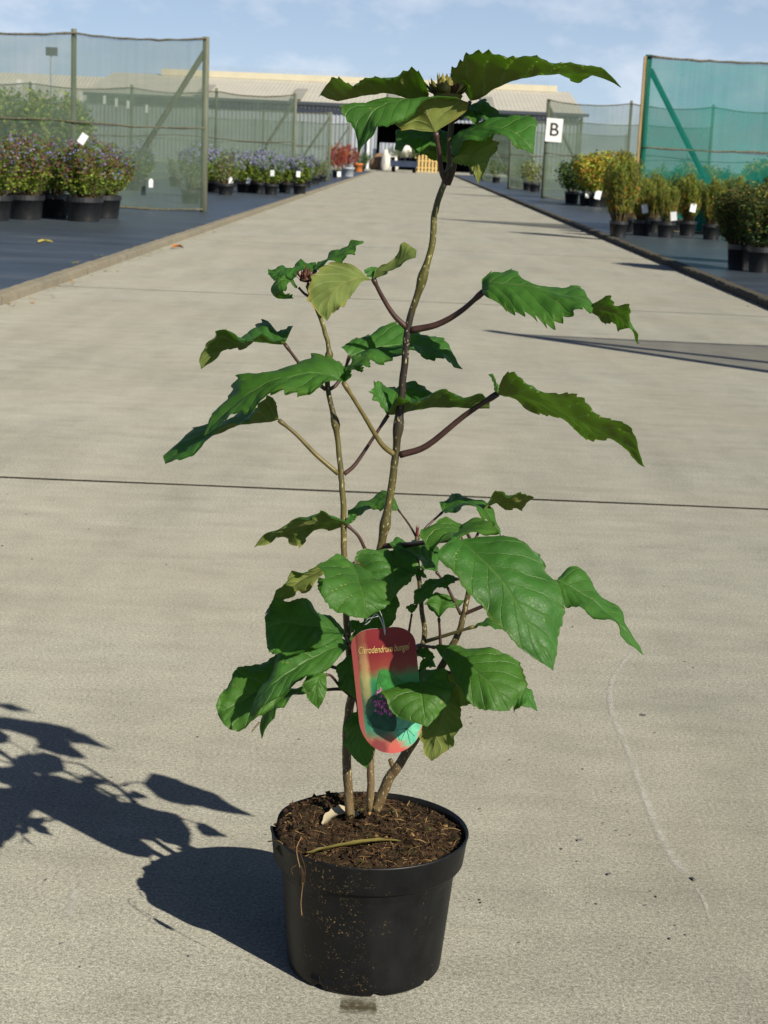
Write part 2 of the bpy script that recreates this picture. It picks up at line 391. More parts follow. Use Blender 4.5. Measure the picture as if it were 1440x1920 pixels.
x3 = at_y(620, 212, Y3).x
fence('third netting fence on the left, just before the red-leaved pots', Y3, [x3, x3-2.4, x3-4.8, x3-7.2, x3-9.6], 2.45, -1, M['net'], M['post'], None)
fence('third netting fence on the right, beyond the letter B board', Y3, [3.55, 5.9, 8.3, 10.7], 2.5, 1, M['net'], M['post'], None)
Y4 = 84.0
fence('small distant netting fence on the left next to the shed wall', Y4, [-3.1, -5.4, -7.7, -10], 2.5, -1, M['net'], M['post'], None)
fence('small distant netting fence on the right side of the road', Y4, [3.5, 5.8, 8.1, 10.4], 2.5, 1, M['net'], M['post'], None)
# letter board
def text_mesh(name, body, size, mat, parent, loc, rot, extrude=.0006, shear=0.0, sx=1.0, align='CENTER', offset=0.0):
    cu = bpy.data.curves.new('tmp', 'FONT'); cu.body = body; cu.size = size; cu.extrude = extrude; cu.shear = shear
    cu.align_x = align; cu.align_y = 'CENTER'; cu.offset = offset
    o = bpy.data.objects.new('tmp', cu); C.objects.link(o)
    dg = bpy.context.evaluated_depsgraph_get(); dg.update()
    me = bpy.data.meshes.new_from_object(o.evaluated_get(dg)); bpy.data.objects.remove(o); bpy.data.curves.remove(cu)
    me.materials.clear(); me.materials.append(mat)
    n = bpy.data.objects.new(name, me); C.objects.link(n); n.parent = parent; n.location = loc; n.rotation_euler = rot; n.scale = (sx, 1, 1)
    return n
M['black_print'] = plain('black_print', (.02, .02, .022), .6, .1, 10, .3)
bp = at_y(1039, 244, Y2 - .12)
sb = empty('letter_board', bp, 0); tag(sb, 'white board with a black capital B on the fence post', 'sign')
sb.rotation_euler = (0, radians(2), 0)
m = MB(); m.box((-.225, 0, -.315), (.225, .025, .315)); m.build('board', M['white_paint'], sb)
text_mesh('letter', 'B', .50, M['black_print'], sb, (.0, -.008, .0), (radians(90), 0, 0), .003, offset=.002)

# ------------------------------------------------------------------ background potted plants
def leafmat(name, col, var=.35, tr=.3):
    col = tuple(c*1.3 for c in col)
    m = NT(name); p = m.pos(); f = m.noise(p, 9, 3)
    c = m.ramp(f, [(.3, tuple(v*(1-var) for v in col)), (.7, tuple(v*(1+var) for v in col))])
    m.set(c, .55, .3); m.translucent(m.mix(1, c, (1.5, 1.7, .7), 'MULTIPLY'), tr); return m.mat
LM = {'green': leafmat('leaf_green', (.075, .135, .024)), 'lime': leafmat('leaf_lime', (.19, .24, .03)), 'olive': leafmat('leaf_olive', (.155, .14, .030)),
      'dark': leafmat('leaf_dark', (.028, .055, .02)), 'blue': leafmat('petal_blue', (.17, .17, .48), .3), 'mauve': leafmat('petal_mauve', (.30, .28, .50), .3),
      'rust': leafmat('calyx_rust', (.16, .06, .055)), 'red': leafmat('leaf_red', (.26, .045, .035)), 'orange': leafmat('leaf_orange', (.38, .17, .03)),
      'yellow': leafmat('leaf_yellow', (.36, .31, .04)), 'grey': leafmat('leaf_grey', (.17, .20, .125)), 'white': leafmat('petal_white', (.6, .58, .5))}
def add_leaf(v, f, mi, p, d, L, Wd, k, R):
    d = d.normalized(); s = d.cross(Vector((R.uniform(-1, 1), R.uniform(-1, 1), R.uniform(-.3, 1)))).normalized()
    i = len(v); nrm = s.cross(d)
    v += [p, p + d*L*.5 + s*Wd*.5 + nrm*L*.08, p + d*L, p + d*L*.5 - s*Wd*.5 + nrm*L*.08]
    f.append((i, i+1, i+2, i+3)); mi.append(k)
def plant_meshes(seed, h, r, nst, nl, L, Wd, cols, flower=None, nfl=0, fz=.7, shape='round', base=0.0, fl_size=.03):
    """returns foliage mesh, flower mesh, stem mesh; height from 0"""
    R = random.Random(seed); v = []; f = []; mi = []; fv = []; ff = []; fm = []; st = MB()
    tips = []
    for s in range(nst):
        a = R.uniform(0, 2*pi); rr = r*sqrt(R.random())
        if shape == 'upright': top = Vector((cos(a)*rr*.8, sin(a)*rr*.8, h*R.uniform(.7, 1.04) * (1 - .25*rr/r)))
        else: top = Vector((cos(a)*rr, sin(a)*rr, h*R.uniform(.72, 1.05)*(1 - .32*(rr/r)**2)))
        b = Vector((cos(a)*rr*.25, sin(a)*rr*.25, base)); midp = b.lerp(top, .5) + Vector((cos(a), sin(a), 0))*rr*.12
        pts = catmull([b, midp, top], 6); st.tube(pts, [.006, .005, .005, .004, .003, .002], 3, 0, False); tips.append((pts, a))
        for q in range(nl):
            t = R.uniform(.12, 1)**.8; u = t*5; j = min(int(u), 4); p = pts[j].lerp(pts[j+1], u-j)
            ang = R.uniform(0, 2*pi)
            p = p + Vector((R.uniform(-1, 1), R.uniform(-1, 1), R.uniform(-.6, .6)))*(L*.9 if shape != 'upright' else L*.35)
            d = Vector((cos(ang), sin(ang), R.uniform(-.25, 1.0) if shape != 'upright' else R.uniform(.6, 2.6)))
            k = R.choices(range(len(cols)), [c[1] for c in cols])[0]
            if len(cols[k]) > 2 and not (cols[k][2] <= t <= cols[k][3]): k = 0
            add_leaf(v, f, mi, p, d, L*R.uniform(.6, 1.25), Wd*R.uniform(.7, 1.2), k, R)
        if flower:
            for q in range(nfl):
                t = R.uniform(fz, 1.04); u = min(t, .999)*5; j = min(int(u), 4); p = pts[j].lerp(pts[j+1], u-j) + Vector((0, 0, max(0, t-1)*h))
                p += Vector((R.uniform(-1, 1), R.uniform(-1, 1), R.uniform(-.5, .5)))*fl_size*.9
                k = R.choices(range(len(flower)), [c[1] for c in flower])[0]
                for w in range(2):
                    ang = R.uniform(0, 2*pi); add_leaf(fv, ff, fm, p, Vector((cos(ang), sin(ang), R.uniform(-.3, .8))), fl_size*R.uniform(.6, 1.2), fl_size*.8, k, R)
    def mk(n, vv, fa, ms, idx):
        me = bpy.data.meshes.new(n); me.from_pydata([tuple(a) for a in vv], [], fa)
        for x in ms: me.materials.append(x)
        me.polygons.foreach_set('material_index', idx); me.update(); return me
    fo = mk('foliage', v, f, [LM[c[0]] for c in cols], mi)
    fl = mk('flowers', fv, ff, [LM[c[0]] for c in flower], fm) if flower else None
    sm = mk('stems', st.v, st.f, [M['stem_bg']], st.m)
    return fo, fl, sm
def lathe(prof, n=28):
    v = []; f = []; k = len(prof)
    for j in range(n):
        a = 2*pi*j/n
        for (r, z) in prof: v.append((r*cos(a), r*sin(a), z))
    for j in range(n):
        for i in range(k-1):
            f.append((j*k+i, ((j+1) % n)*k+i, ((j+1) % n)*k+i+1, j*k+i+1))
    return v, f
def pot_mesh(r, h, mat, name='pot'):
    prof = [(.001, .004), (r*.80, .0), (r*.82, .012), (r*.94, h*.80), (r, h*.80), (r*1.0, h), (r*.96, h), (r*.93, h*.86), (r*.001, h*.86)]
    v, f = lathe(prof); me = bpy.data.meshes.new(name); me.from_pydata(v, [], f); me.materials.append(mat); me.materials.append(M['earth'])
    k = len(prof)-1
    for i, p in enumerate(me.polygons):
        p.use_smooth = (i % k) in (2,); p.material_index = 1 if i % k == k-1 else 0
    me.update(); return me
def link(name, me, parent, loc=(0, 0, 0), rz=0, sc=1):
    o = bpy.data.objects.new(name, me); C.objects.link(o); o.parent = parent; o.location = loc; o.rotation_euler = (0, 0, rz); o.scale = (sc,)*3; return o
tagmesh = None
def tag_mesh(w, h):
    m = MB(); m.box((-w/2, 0, -h/2), (w/2, .003, h/2)); me = bpy.data.meshes.new('label_card'); me.from_pydata([tuple(a) for a in m.v], [], m.f); me.materials.append(M['white_tag']); return me
TAGM = tag_mesh(.07, .10)
RP = random.Random(7)
def potted(name, label, cat, group, loc, pm, ph, kind, sc=1.0, rz=None, card=None, nozs=False):
    o = empty(name, loc); tag(o, label, cat, group)
    rz = RP.uniform(0, 6.28) if rz is None else rz
    if pm: link('pot', pm, o, (0, 0, 0), rz)
    fo, fl, st = kind
    link('foliage', fo, o, (0, 0, ph*.86), rz, sc); link('stems', st, o, (0, 0, ph*.86), rz, sc)
    if fl: link('flowers', fl, o, (0, 0, ph*.86), rz, sc)
    if card:
        t = link('label_card', TAGM, o, card[0], 0, card[1]); t.rotation_euler = (radians(RP.uniform(-12, 5)), radians(card[2]), radians(RP.uniform(-15, 25)))
    return o
# near left: blue flowers over bushy green, rusty calyces
cer = [plant_meshes(100+i, .74, .46, 90, 60, .042, .022, [('green', 4), ('lime', 4, 0, .75), ('rust', 2.6, .55, 1), ('olive', 1.5)], [('blue', .9), ('mauve', .9), ('rust', 2.2)], 8, .72, 'round', 0, .028) for i in range(2)]
pA = pot_mesh(.235, .29, M['black_plastic'])
for i, (px, py, cd_) in enumerate(((-22, 414, None), (40, 412, None), (90, 408, None), (151, 416, ((.06, -.40, .98), 1.25, 32)), (188, 410, ((.06, -.42, .55), 1.25, -8)), (20, 395, None))):
    p = ground(px, py, BED); potted('flowering_shrub', ('bushy blue-flowered shrub topped by a tilted white card' if i == 3 else 'bushy blue-flowered shrub with a white card hanging at its side' if i == 4 else 'bushy blue-flowered shrub without a card in a wide black pot by the tall fence'), 'shrub', 'blue-flowered shrubs by the tall fence', (p.x, p.y+.2, BED), pA, .29, cer[i % 2], (1.0, .98, .95, 1.0, .92, 1.05)[i], card=cd_)
# left block: mauve spikes
sal = [plant_meshes(120+i, .70, .33, 44, 44, .060, .028, [('green', 5), ('lime', 4, 0, .85), ('dark', 1)], [('mauve', 4), ('blue', .3)], 18, .84, 'round', 0, .028) for i in range(2)]
pB = pot_mesh(.165, .23, M['black_plastic'])
for i, (px, py) in enumerate(((398, 360), (424, 363), (455, 361), (482, 362), (507, 365), (533, 361), (561, 364), (410, 352), (440, 351), (470, 352), (497, 352), (522, 352), (549, 353), (572, 352), (430, 345), (490, 345), (540, 345), (580, 345))):
    p = ground(px, py, BED)
    potted('flowering_perennial', 'mauve-spiked leafy perennial in a black pot in the block before the second fence', 'plant', 'mauve-spiked perennials in the block', (p.x, p.y+.12, BED), pB, .23, sal[i % 2], RP.uniform(.78, 1.18),
           card=((RP.uniform(-.1, .15), -.32, RP.uniform(.25, .6)), 1.3, RP.uniform(-20, 25)) if i in (1, 2, 4, 6) else None)
gre = [plant_meshes(130+i, .62, .28, 22, 26, .05, .022, [('grey', 4), ('green', 3), ('olive', 2)]) for i in range(2)]
for i, (px, py) in enumerate(((590, 345), (603, 341), (612, 336))):
    p = ground(px, py, BED); potted('grey_leaved_shrub', 'grey-green leafy shrub beside the third left fence', 'shrub', 'grey-green shrubs by the third left fence', (p.x, p.y, BED), pB, .23, gre[i % 2])
redp = [plant_meshes(140+i, 1.0, .55, 26, 34, .16, .028, [('red', 5), ('rust', 3), ('orange', .7)], None, 0, .7, 'upright') for i in range(2)]
pC = pot_mesh(.30, .42, M['cladding']); pD = pot_mesh(.22, .3, M['black_plastic'])
for i, (px, py) in enumerate(((652, 331), (632, 333))):
    p = ground(px, py, BED); potted('red_leaved_plant', ('red strappy-leaved plant in a grey pot at the road edge', 'rust red strappy-leaved plant in a black pot behind the third left fence')[i], 'plant', None, (p.x, p.y, BED), pC if i == 0 else pD, .4 if i == 0 else .3, redp[i], 1.15, card=((.1, -.5, .15), 2.2, 0) if i else None)
p = ground(678, 320, BED); potted('round_shrub', 'small round green shrub near the white downpipe', 'shrub', None, (p.x, p.y, BED), pD, .3, plant_meshes(150, .9, .5, 22, 40, .09, .05, [('green', 4), ('dark', 3)]), 1.2)
M['terracotta'] = plain('orange_pot', (.5, .16, .04), .7, .2, 5, .3)
op = mesh_obj('orange_pot', [], [], M['terracotta']); op.data = pot_mesh(.30, .5, M['terracotta'], 'orange_pot'); op.location = ground(671, 322, BED) + Vector((0, 0, 0)); tag(op, 'orange plastic pot beside the red-leaved plant', 'pot')
# right near: upright broom-like plants
bro = [plant_meshes(160+i, .86, .27, 80, 70, .060, .012, [('olive', 4), ('lime', 3, .2, 1), ('orange', 1.3, 0, .7), ('green', 2)], None, 0, .7, 'upright') for i in range(3)]
pE = pot_mesh(.13, .215, M['black_plastic'])
front = ((1160, 445), (1203, 442), (1250, 446), (1290, 443), (1335, 450), (1375, 444))
back = ((1184, 436), (1226, 436), (1270, 437), (1312, 438), (1354, 439), (1396, 440), (1428, 442), (1460, 446), (1442, 437), (1412, 436), (1376, 435), (1334, 434))
for i, (px, py) in enumerate(front + back):
    p = ground(px, py, BED)
    potted('broom_plant', ('tallest wispy yellow-green plant, at the road end of the row before the teal fence' if i == 0 else 'wispy yellow-green plant with a white card before the teal fence' if i in (1, 2, 3, 4) else 'wispy yellow-green plant without a card before the teal fence'), 'plant', 'wispy upright plants before the teal fence', (p.x, p.y+.1, BED), pE, .215, bro[i % 3], RP.uniform(.66, 1.15) if i else 1.2,
           card=((RP.uniform(-.05, .1), -.16, RP.uniform(.28, .42)), 1.2, RP.uniform(-15, 15)) if i in (1, 2, 3, 4) else None)
con = [plant_meshes(170+i, .66, .29, 110, 110, .042, .014, [('dark', 4), ('olive', 2.2, .45, 1), ('green', .8)], None, 0, .7, 'round', -.02) for i in range(2)]
pF = pot_mesh(.125, .24, M['black_plastic'])
for i, (px, py) in enumerate(((1388, 506), (1428, 512), (1455, 500))):
    p = ground(px, py, BED); potted('conifer', 'dark dense dwarf conifer in a black pot beside the road kerb', 'conifer', 'dwarf conifers beside the right kerb', (p.x, p.y+.1, BED), pF, .24, con[i % 2], (.98, 1.02, 1)[i])
# plants by the B board
aut = plant_meshes(180, 1.15, .66, 40, 60, .095, .06, [('lime', 3), ('yellow', 3, .5, 1), ('orange', 2.2, .3, 1), ('olive', 3)])
drk = plant_meshes(181, .95, .48, 36, 60, .08, .045, [('dark', 5), ('green', 3), ('lime', .5)])
pG = pot_mesh(.19, .28, M['black_plastic'])
for i, (px, py, k, s) in enumerate(((1072, 381, drk, .95), (1100, 385, drk, .85), (1118, 388, aut, .95), (1146, 387, aut, 1.05), (1170, 384, aut, .92))):
    p = ground(px, py, BED)
    potted('autumn_shrub' if k is aut else 'evergreen_shrub', 'yellowing autumn shrub in a black pot beside the letter B fence' if k is aut else 'dark evergreen shrub in a black pot under the letter B board', 'shrub', 'autumn shrubs by the B fence' if k is aut else 'dark shrubs under the B board', (p.x, p.y+.1, BED), pG, .28, k, s,
           card=((.0, -.3, .28), 2.0, 10) if i in (1, 2) else None)
mixp = [plant_meshes(190, 1.0, .5, 18, 34, .09, .04, [('green', 3), ('grey', 3), ('dark', 2)]), plant_meshes(191, .8, .45, 18, 34, .08, .04, [('grey', 3), ('olive', 3), ('lime', 1)])]
for i, (px, py) in enumerate(((990, 357), (1003, 360), (975, 352), (960, 349), (930, 343), (915, 339), (903, 335), (893, 331), (885, 328))):
    p = ground(px, py, BED); potted('leafy_shrub', 'leafy shrub in a black pot along the right bed beyond the B board', 'shrub', 'leafy shrubs along the far right bed', (p.x, p.y+.1, BED), pG, .28, mixp[i % 2], RP.uniform(.8, 1.2))
# plots seen through the netting
R = random.Random(5)
for i in range(30):
    x, y = -3.7 - R.random()*6.5, 28.5 + R.random()*16
    potted('bedding_plant', 'pale low plant standing in the plot behind the tall weathered fence', 'plant', 'pale plants behind the tall weathered fence', (x, y, BED), pB, .23, gre[i % 2] if i % 3 else sal[0], R.uniform(.8, 1.3))
for i in range(22):
    x, y = 4.2 + R.random()*6, 28 + R.random()*14
    potted('bedding_plant', 'leafy plant standing in the plot behind the teal netting', 'plant', 'plants behind the teal netting', (x, y, BED), pG, .28, mixp[i % 2] if i % 4 else aut, R.uniform(.7, 1.1))
big = plant_meshes(200, 1.9, .95, 70, 90, .12, .07, [('green', 4), ('lime', 3), ('olive', 2)])
for i, (px, Y, s) in enumerate(((30, 37, .95), (96, 36, .92), (-60, 38, 1.1))):
    x = at_y(px, 300, Y).x; potted('tall_shrub', 'tall bushy yellow-green shrub seen through the weathered netting', 'shrub', 'tall shrubs behind the weathered netting', (x, Y, BED), pG, .28, big, s)
for i, (px, py, w, h) in enumerate(((36, 160, 9, 20), (63, 163, 6, 19), (115, 175, 6, 14), (152, 180, 6, 16), (196, 187, 5, 15), (218, 192, 5, 15), (240, 196, 5, 14), (275, 204, 5, 14))):
    Y = 52 + i*1.2; a = at_y(px, py, Y); s = Y/FPX
    o = empty('plot_marker', (a.x, Y, BED)); tag(o, 'white marker board on a stake behind the weathered netting fence', 'marker', 'white marker boards on stakes')
    m = MB(); m.tube([(0, .03, 0), (0, .03, a.z)], .025, 6); m.build('stake', M['post'], o)
    m = MB(); m.box((-w*s/2, 0, a.z-BED-h*s/2), (w*s/2, .02, a.z-BED+h*s/2)); m.build('board', M['white_paint'], o)
a = ground(283, 372, BED); o = empty('plot_tag', (at_y(283, 339, 25.4).x, 25.4, BED)); tag(o, 'small white round-topped tag on the weathered netting', 'tag')
m = MB(); m.box((-.032, 0, .33), (.032, .01, .43)); m.tube([(0, .005, .43), (0, .011, .43)], .03, 12); m.build('card', M['white_tag'], o)
# ------------------------------------------------------------------ yard things in front of the shed
YT = 118.0
tr = empty('flatbed_trailer', (at_y(757, 318, YT).x, YT, 0)); tag(tr, 'dark blue flatbed trailer loaded with plants before the shed doorway', 'trailer')
M['trailer_blue'] = plain('trailer_paint', (.025, .04, .075), .5, .3, 2, .4); M['rubber'] = plain('tyre_rubber', (.012, .012, .013), .85, .2, 8, .2)
m = MB(); m.box((-.95, 0, .62), (.95, 3.4, .78)); m.box((-.95, 0, .78), (-.9, 3.4, 1.0)); m.box((.9, 0, .78), (.95, 3.4, 1.0)); m.build('flatbed', M['trailer_blue'], tr)
m = MB(); m.box((-.93, -.05, .38), (.93, 0, .74)); m.build('tailboard', M['trailer_blue'], tr)
for x in (-.72, .72):
    m = MB(); m.tube([(x-.13, .5, .33), (x+.13, .5, .33)], .33, 16); w = m.build('wheel', M['rubber'], tr)
    m = MB(); m.tube([(x-.14, .5, .33), (x+.14, .5, .33)], .16, 12); m.build('rim', M['cladding'], w)
for i in range(5):
    potted('loaded_plant', 'leafy plant riding on the flatbed trailer', 'plant', 'plants on the trailer', (tr.location.x - .75 + i*.38, YT + .5 + (i % 2)*.7, .78), pE, .215, mixp[i % 2] if i != 2 else gre[0], .8)
m = MB(); R = random.Random(3)
bagv, bagf = [], []
def lump(name, mat, loc, s, seed):
    bm = bmesh.new(); bmesh.ops.create_icosphere(bm, subdivisions=3, radius=1)
    for v in bm.verts:
        n = noise.noise(v.co*1.6 + Vector((seed, 0, 0)))*.25
        v.co = Vector((v.co.x*s[0], v.co.y*s[1], max(v.co.z, -.7)*s[2]))*(1+n)
    me = bpy.data.meshes.new(name); bm.to_mesh(me); bm.free(); me.materials.append(mat)
    for p in me.polygons: p.use_smooth = True
    o = bpy.data.objects.new(name, me); C.objects.link(o); o.location = (loc[0], loc[1], loc[2] + .7*s[2]); return o
M['sack_w'] = plain('white_sack', (.6, .58, .52), .7, .2, 3, .3); M['sack_b'] = plain('brown_sack', (.22, .14, .08), .8, .3, 3, .2)
tag(lump('compost_sack', M['sack_w'], (at_y(738, 318, 128).x - .2, 128, 0), (.55, .4, .75), 1), 'bulging white sack leaning by the shed doorway', 'sack')
tag(lump('compost_sack', M['sack_b'], (at_y(712, 318, 128).x, 128.4, 0), (.8, .5, .7), 4), 'brown sack slumped beside the white downpipe', 'sack')
tag(lump('compost_sack', M['sack_w'], (at_y(722, 318, 128).x, 127.4, 0), (.32, .3, .9), 8), 'slim pale sack standing between the two bigger sacks', 'sack')
tag(lump('wrapped_bale', M['sack_w'], (at_y(760, 300, 121).x, 121, 1.0), (.45, .4, .55), 9), 'white wrapped bundle on top of the trailer plants', 'bundle')
M['pine'] = plain('pale_pine', (.62, .44, .17), .6, .15, 6, .3)
pk = empty('picket_panel', (at_y(798, 320, 124).x, 124, 0)); tag(pk, 'pale pine picket fence panel with arched top beside the trailer', 'picket panel')
for i in range(7):
    x = -.75 + i*.25; h = 1.0 + .28*cos((i-3)/3*1.4)
    m = MB(); m.add([(x-.075,0,0),(x+.075,0,0),(x+.075,0,h),(x,0,h+.07),(x-.075,0,h),(x-.075,.03,0),(x+.075,.03,0),(x+.075,.03,h),(x,.03,h+.07),(x-.075,.03,h)],
          [(0,1,2,3,4),(9,8,7,6,5),(0,5,6,1),(1,6,7,2),(2,7,8,3),(3,8,9,4),(4,9,5,0)]); m.build('picket', M['pine'], pk)
for z in (.3, .8):
    m = MB(); m.box((-.85, .035, z), (.85, .07, z+.09)); m.build('rail', M['pine'], pk)

# ------------------------------------------------------------------ marks and litter on the concrete
def mat_stain(name, col, dens, scale):
    m = NT(name); p = m.pos(); f = m.noise(p, scale, 5, .7); u = m.sep(m.uvn())
    e = m.math('MULTIPLY', m.ramp(u[0], [(0, 0.), (.38, 1.), (.62, 1.), (1, 0.)]), m.ramp(u[1], [(0, 0.), (.05, 1.), (.95, 1.), (1, 0.)]))
    f2 = m.noise(p, 26, 3, .6); a = m.math('MULTIPLY', m.math('MULTIPLY', e, m.ramp(f, [(.30, 0.), (.56, dens)])), m.ramp(f2, [(.32, .15), (.58, 1.)]))
    m.set(col, .9, .1)
    t = m.n.new('ShaderNodeBsdfTransparent'); k = m.n.new('ShaderNodeMixShader')
    m.link(a, k.inputs[0]); m.link(t.outputs[0], k.inputs[1]); m.link(m.b.outputs[0], k.inputs[2]); m.link(k.outputs[0], m.out.inputs['Surface']); return m.mat
M['chalk'] = mat_stain('chalk_mark', (.66, .64, .58), .62, 110); M['damp'] = mat_stain('damp_mark', (.085, .070, .035), 1.0, 60)
def streak(pix, w, mat, label):
    pts = catmull([ground(x, y, .0) for x, y in pix], 40); v = []; f = []; uv = []
    for i, p in enumerate(pts):
        t = (pts[min(i+1, 39)] - pts[max(i-1, 0)]).normalized(); s = Vector((-t.y, t.x, 0))
        ww = w[0] + (w[1]-w[0])*i/39
        for k, sg in enumerate((-1, 1)): v.append((p.x + s.x*sg*ww, p.y + s.y*sg*ww, .0012)); uv.append((k, i/39))
    for i in range(39): f.append((2*i, 2*i+1, 2*i+3, 2*i+2))
    o = mesh_obj('chalk_mark' if mat == M['chalk'] else 'damp_mark', v, f, mat, None, False, None, uv); tag(o, label, 'stain'); return o
streak([(1200,1205),(1172,1238),(1150,1270),(1143,1300),(1150,1345),(1170,1390),(1192,1450),(1212,1505),(1240,1570),(1262,1610),(1290,1645)], (.005, .0105), M['chalk'], 'long thin pale mark winding down the concrete slab')
streak([(1305,1665),(1320,1690),(1330,1725)], (.004, .003), M['chalk'], 'short faint pale fleck at the end of the long mark')
streak([(146,1668),(135,1690),(127,1722)], (.010, .009), M['chalk'], 'short white dash on the concrete left of the pot shadow')
streak([(112,1775),(130,1773),(148,1777)], (.010, .008), M['chalk'], 'small white blotch below the short white dash')
streak([(638,1884),(672,1886),(708,1887)], (.024, .024), M['damp'], 'damp brown stain seeping from under the black pot')
M['flake'] = plain('dark_chip', (.10, .097, .095), .8, .5, 40, .3); M['litter'] = plain('dry_leaf_litter', (.34, .21, .06), .8, .5, 30, .2)
R = random.Random(21); m = MB()
for i in range(130):
    x, y = R.uniform(0, 1440), R.uniform(500, 1910)**1.0
    if R.random() < .25: x, y = R.uniform(870, 1300), R.uniform(1220, 1800)
    p = ground(x, y, .001); s = R.uniform(.0009, .0028) if i > 8 else R.uniform(.003, .0055); a = R.uniform(0, 3.14)
    if abs(p.x) > 2.4 or p.y > 14: continue
    u = Vector((cos(a), sin(a), 0))*s; w = Vector((-sin(a), cos(a), 0))*s*.45; up = Vector((0, 0, s*.4))
    m.add([p-u-w, p+u-w, p+u*.8+w, p-u*.9+w, p-u*.8-w*.7+up, p+u*.8-w*.7+up, p+u*.6+w*.6+up, p-u*.7+w*.6+up], [(4,5,6,7),(0,1,5,4),(1,2,6,5),(2,3,7,6),(3,0,4,7)])
tag(m.build('grit', M['flake']), 'dark grit and chips scattered over the concrete', 'grit', None, 'stuff')
m = MB()
for i in range(420):
    y = 9 + R.random()**1.8*40; x = RL + abs(R.gauss(0, .07)) + .004
    if R.random() < .15: x = RL - .14 - abs(R.gauss(0, .04))
    if R.random() < .2: x = RR - abs(R.gauss(0, .05)) - .01
    z = .003 if RL < x < RR else BED + .004
    s = R.uniform(.006, .022); a = R.uniform(0, 6.28); u = Vector((cos(a), sin(a), R.uniform(-.1, .3)))*s; w = Vector((-sin(a), cos(a), R.uniform(-.1, .3)))*s*.5
    p = Vector((x, y, z + s*.15)); m.add([p-u, p+w, p+u, p-w], [(0,1,2,3)], R.choice((0, 0, 1, 2)))
tag(m.build('leaf_litter', [M['litter'], LM['lime'], LM['orange']]), 'dry leaf litter lying along the kerbs', 'litter', None, 'stuff')
# ------------------------------------------------------------------ the potted shrub
POTZ = .1733
shrub = empty('potted_shrub', (PX, PY, 0)); tag(shrub, 'tall leafy shrub with serrated leaves in a black plastic pot on the concrete', 'potted plant')
bpy.context.view_layer.update()
_inv = Matrix.Translation((-PX, -PY, 0))
def part(o, parent=shrub):
    o.parent = parent; o.matrix_parent_inverse = _inv; return o
def sub(o, parent):                                  # parent sits at the world origin of its own mesh
    o.parent = parent; return o
# --- leaf material: u runs base to tip, v across
def mat_leaf(name, col, vein, rough, spec, tr_col, tr, under=False):
    m = NT(name); u = m.sep(m.uvn()); p = m.pos()
    s = m.math('ABSOLUTE', m.math('SUBTRACT', m.math('MULTIPLY', u[1], 2), 1))
    vv = m.math('SUBTRACT', m.math('MULTIPLY', u[0], 7.5), m.math('MULTIPLY', m.math('POWER', s, .85), 1.9))
    wob = m.math('MULTIPLY', m.math('SUBTRACT', m.noise(p, 60, 2), .5), .12)
    fr = m.math('ABSOLUTE', m.math('SUBTRACT', m.math('FRACT', m.math('ADD', vv, wob)), .5))     # .5 on a vein
    side = m.ramp(fr, [(.395 if under else .43, 0.), (.5, 1.)])
    mid = m.ramp(s, [(.0, 1.), (.05, 0.)])
    net = m.voro(p, 170, 'Distance'); n2 = m.n.new('ShaderNodeTexVoronoi'); n2.feature = 'DISTANCE_TO_EDGE'; n2.inputs['Scale'].default_value = 210; m.link(p, n2.inputs['Vector'])
    fine = m.ramp(n2.outputs['Distance'], [(.0, .6), (.09, 0.)])
    big = m.noise(p, 22, 4, .6)
    oi = m.n.new('ShaderNodeObjectInfo').outputs['Random']
    c = m.ramp(big, [(.3, tuple(q*.78 for q in col)), (.7, tuple(q*1.25 for q in col))])
    c = m.mix(m.math('MULTIPLY', oi, .6), c, (col[0]*1.75, col[1]*1.2, col[2]*.8)); ed = m.math('MULTIPLY', m.ramp(s, [(.75, 0.), (1., .5)]), m.ramp(m.noise(p, 16, 2), [(.45, 0.), (.65, 1.)])); c = m.mix(ed, c, (col[0]*2.6, col[1]*1.25, col[2]))
    c = m.mix(m.math('MULTIPLY', fine, .22), c, vein)
    c = m.mix(m.math('MULTIPLY', side, .5 if not under else .75), c, vein)
    c = m.mix(m.math('MULTIPLY', mid, .75), c, vein if not under else tuple(q*v for q, v in zip(vein, (1.0, .75, .8))))
    sp = m.noise(p, 95, 1, .4)
    c = c if under else m.mix(m.ramp(sp, [(.79, 0.), (.81, .7)]), c, (.30, .26, .08))
    m.set(c, m.math('ADD', m.math('MULTIPLY', m.noise(p, 40, 3), .22), rough - .1), spec)
    h = m.math('ADD', m.math('MULTIPLY', m.math('ADD', side, m.math('MULTIPLY', mid, 1.3)), -1.0 if not under else 1.1), m.math('MULTIPLY', fine, -.22 if not under else .15))
    h = m.math('ADD', h, m.math('MULTIPLY', m.noise(p, 75, 3), 1.1))
    m.bump(h, .62 if not under else .35, .0018)
    m.translucent(tr_col, tr); return m.mat
LU = mat_leaf('leaf_upper', (.036, .122, .022), (.120, .22, .06), .50, .42, (.42, .78, .03), .36)
LD = mat_leaf('leaf_under', (.150, .195, .055), (.27, .31, .13), .65, .12, (.42, .76, .02), .30, True)
M['petiole'] = None
def mat_stem(name, stops, spot):
    m = NT(name); p = m.pos(); z = m.sep(p)[2]
    n = m.noise(m.scale(p, (1, 1, .25)), 90, 4, .65); b = m.noise(p, 14, 3)
    zz = m.math('ADD', z, m.math('MULTIPLY', m.math('SUBTRACT', b, .5), .12))
    c = m.ramp(m.math('DIVIDE', zz, 1.2), stops)
    c = m.mix(1, c, m.ramp(n, [(.25, .55), (.5, 1.), (.8, 1.5)]), 'MULTIPLY')
    l = m.noise(m.scale(p, (1, 1, .45)), 420, 1, .4)
    c = m.mix(m.ramp(l, [(.64, 0.), (.69, .85)]), c, spot)
    m.set(c, .5, .4); m.bump(m.mix(.5, n, l), .5, .0012); return m.mat
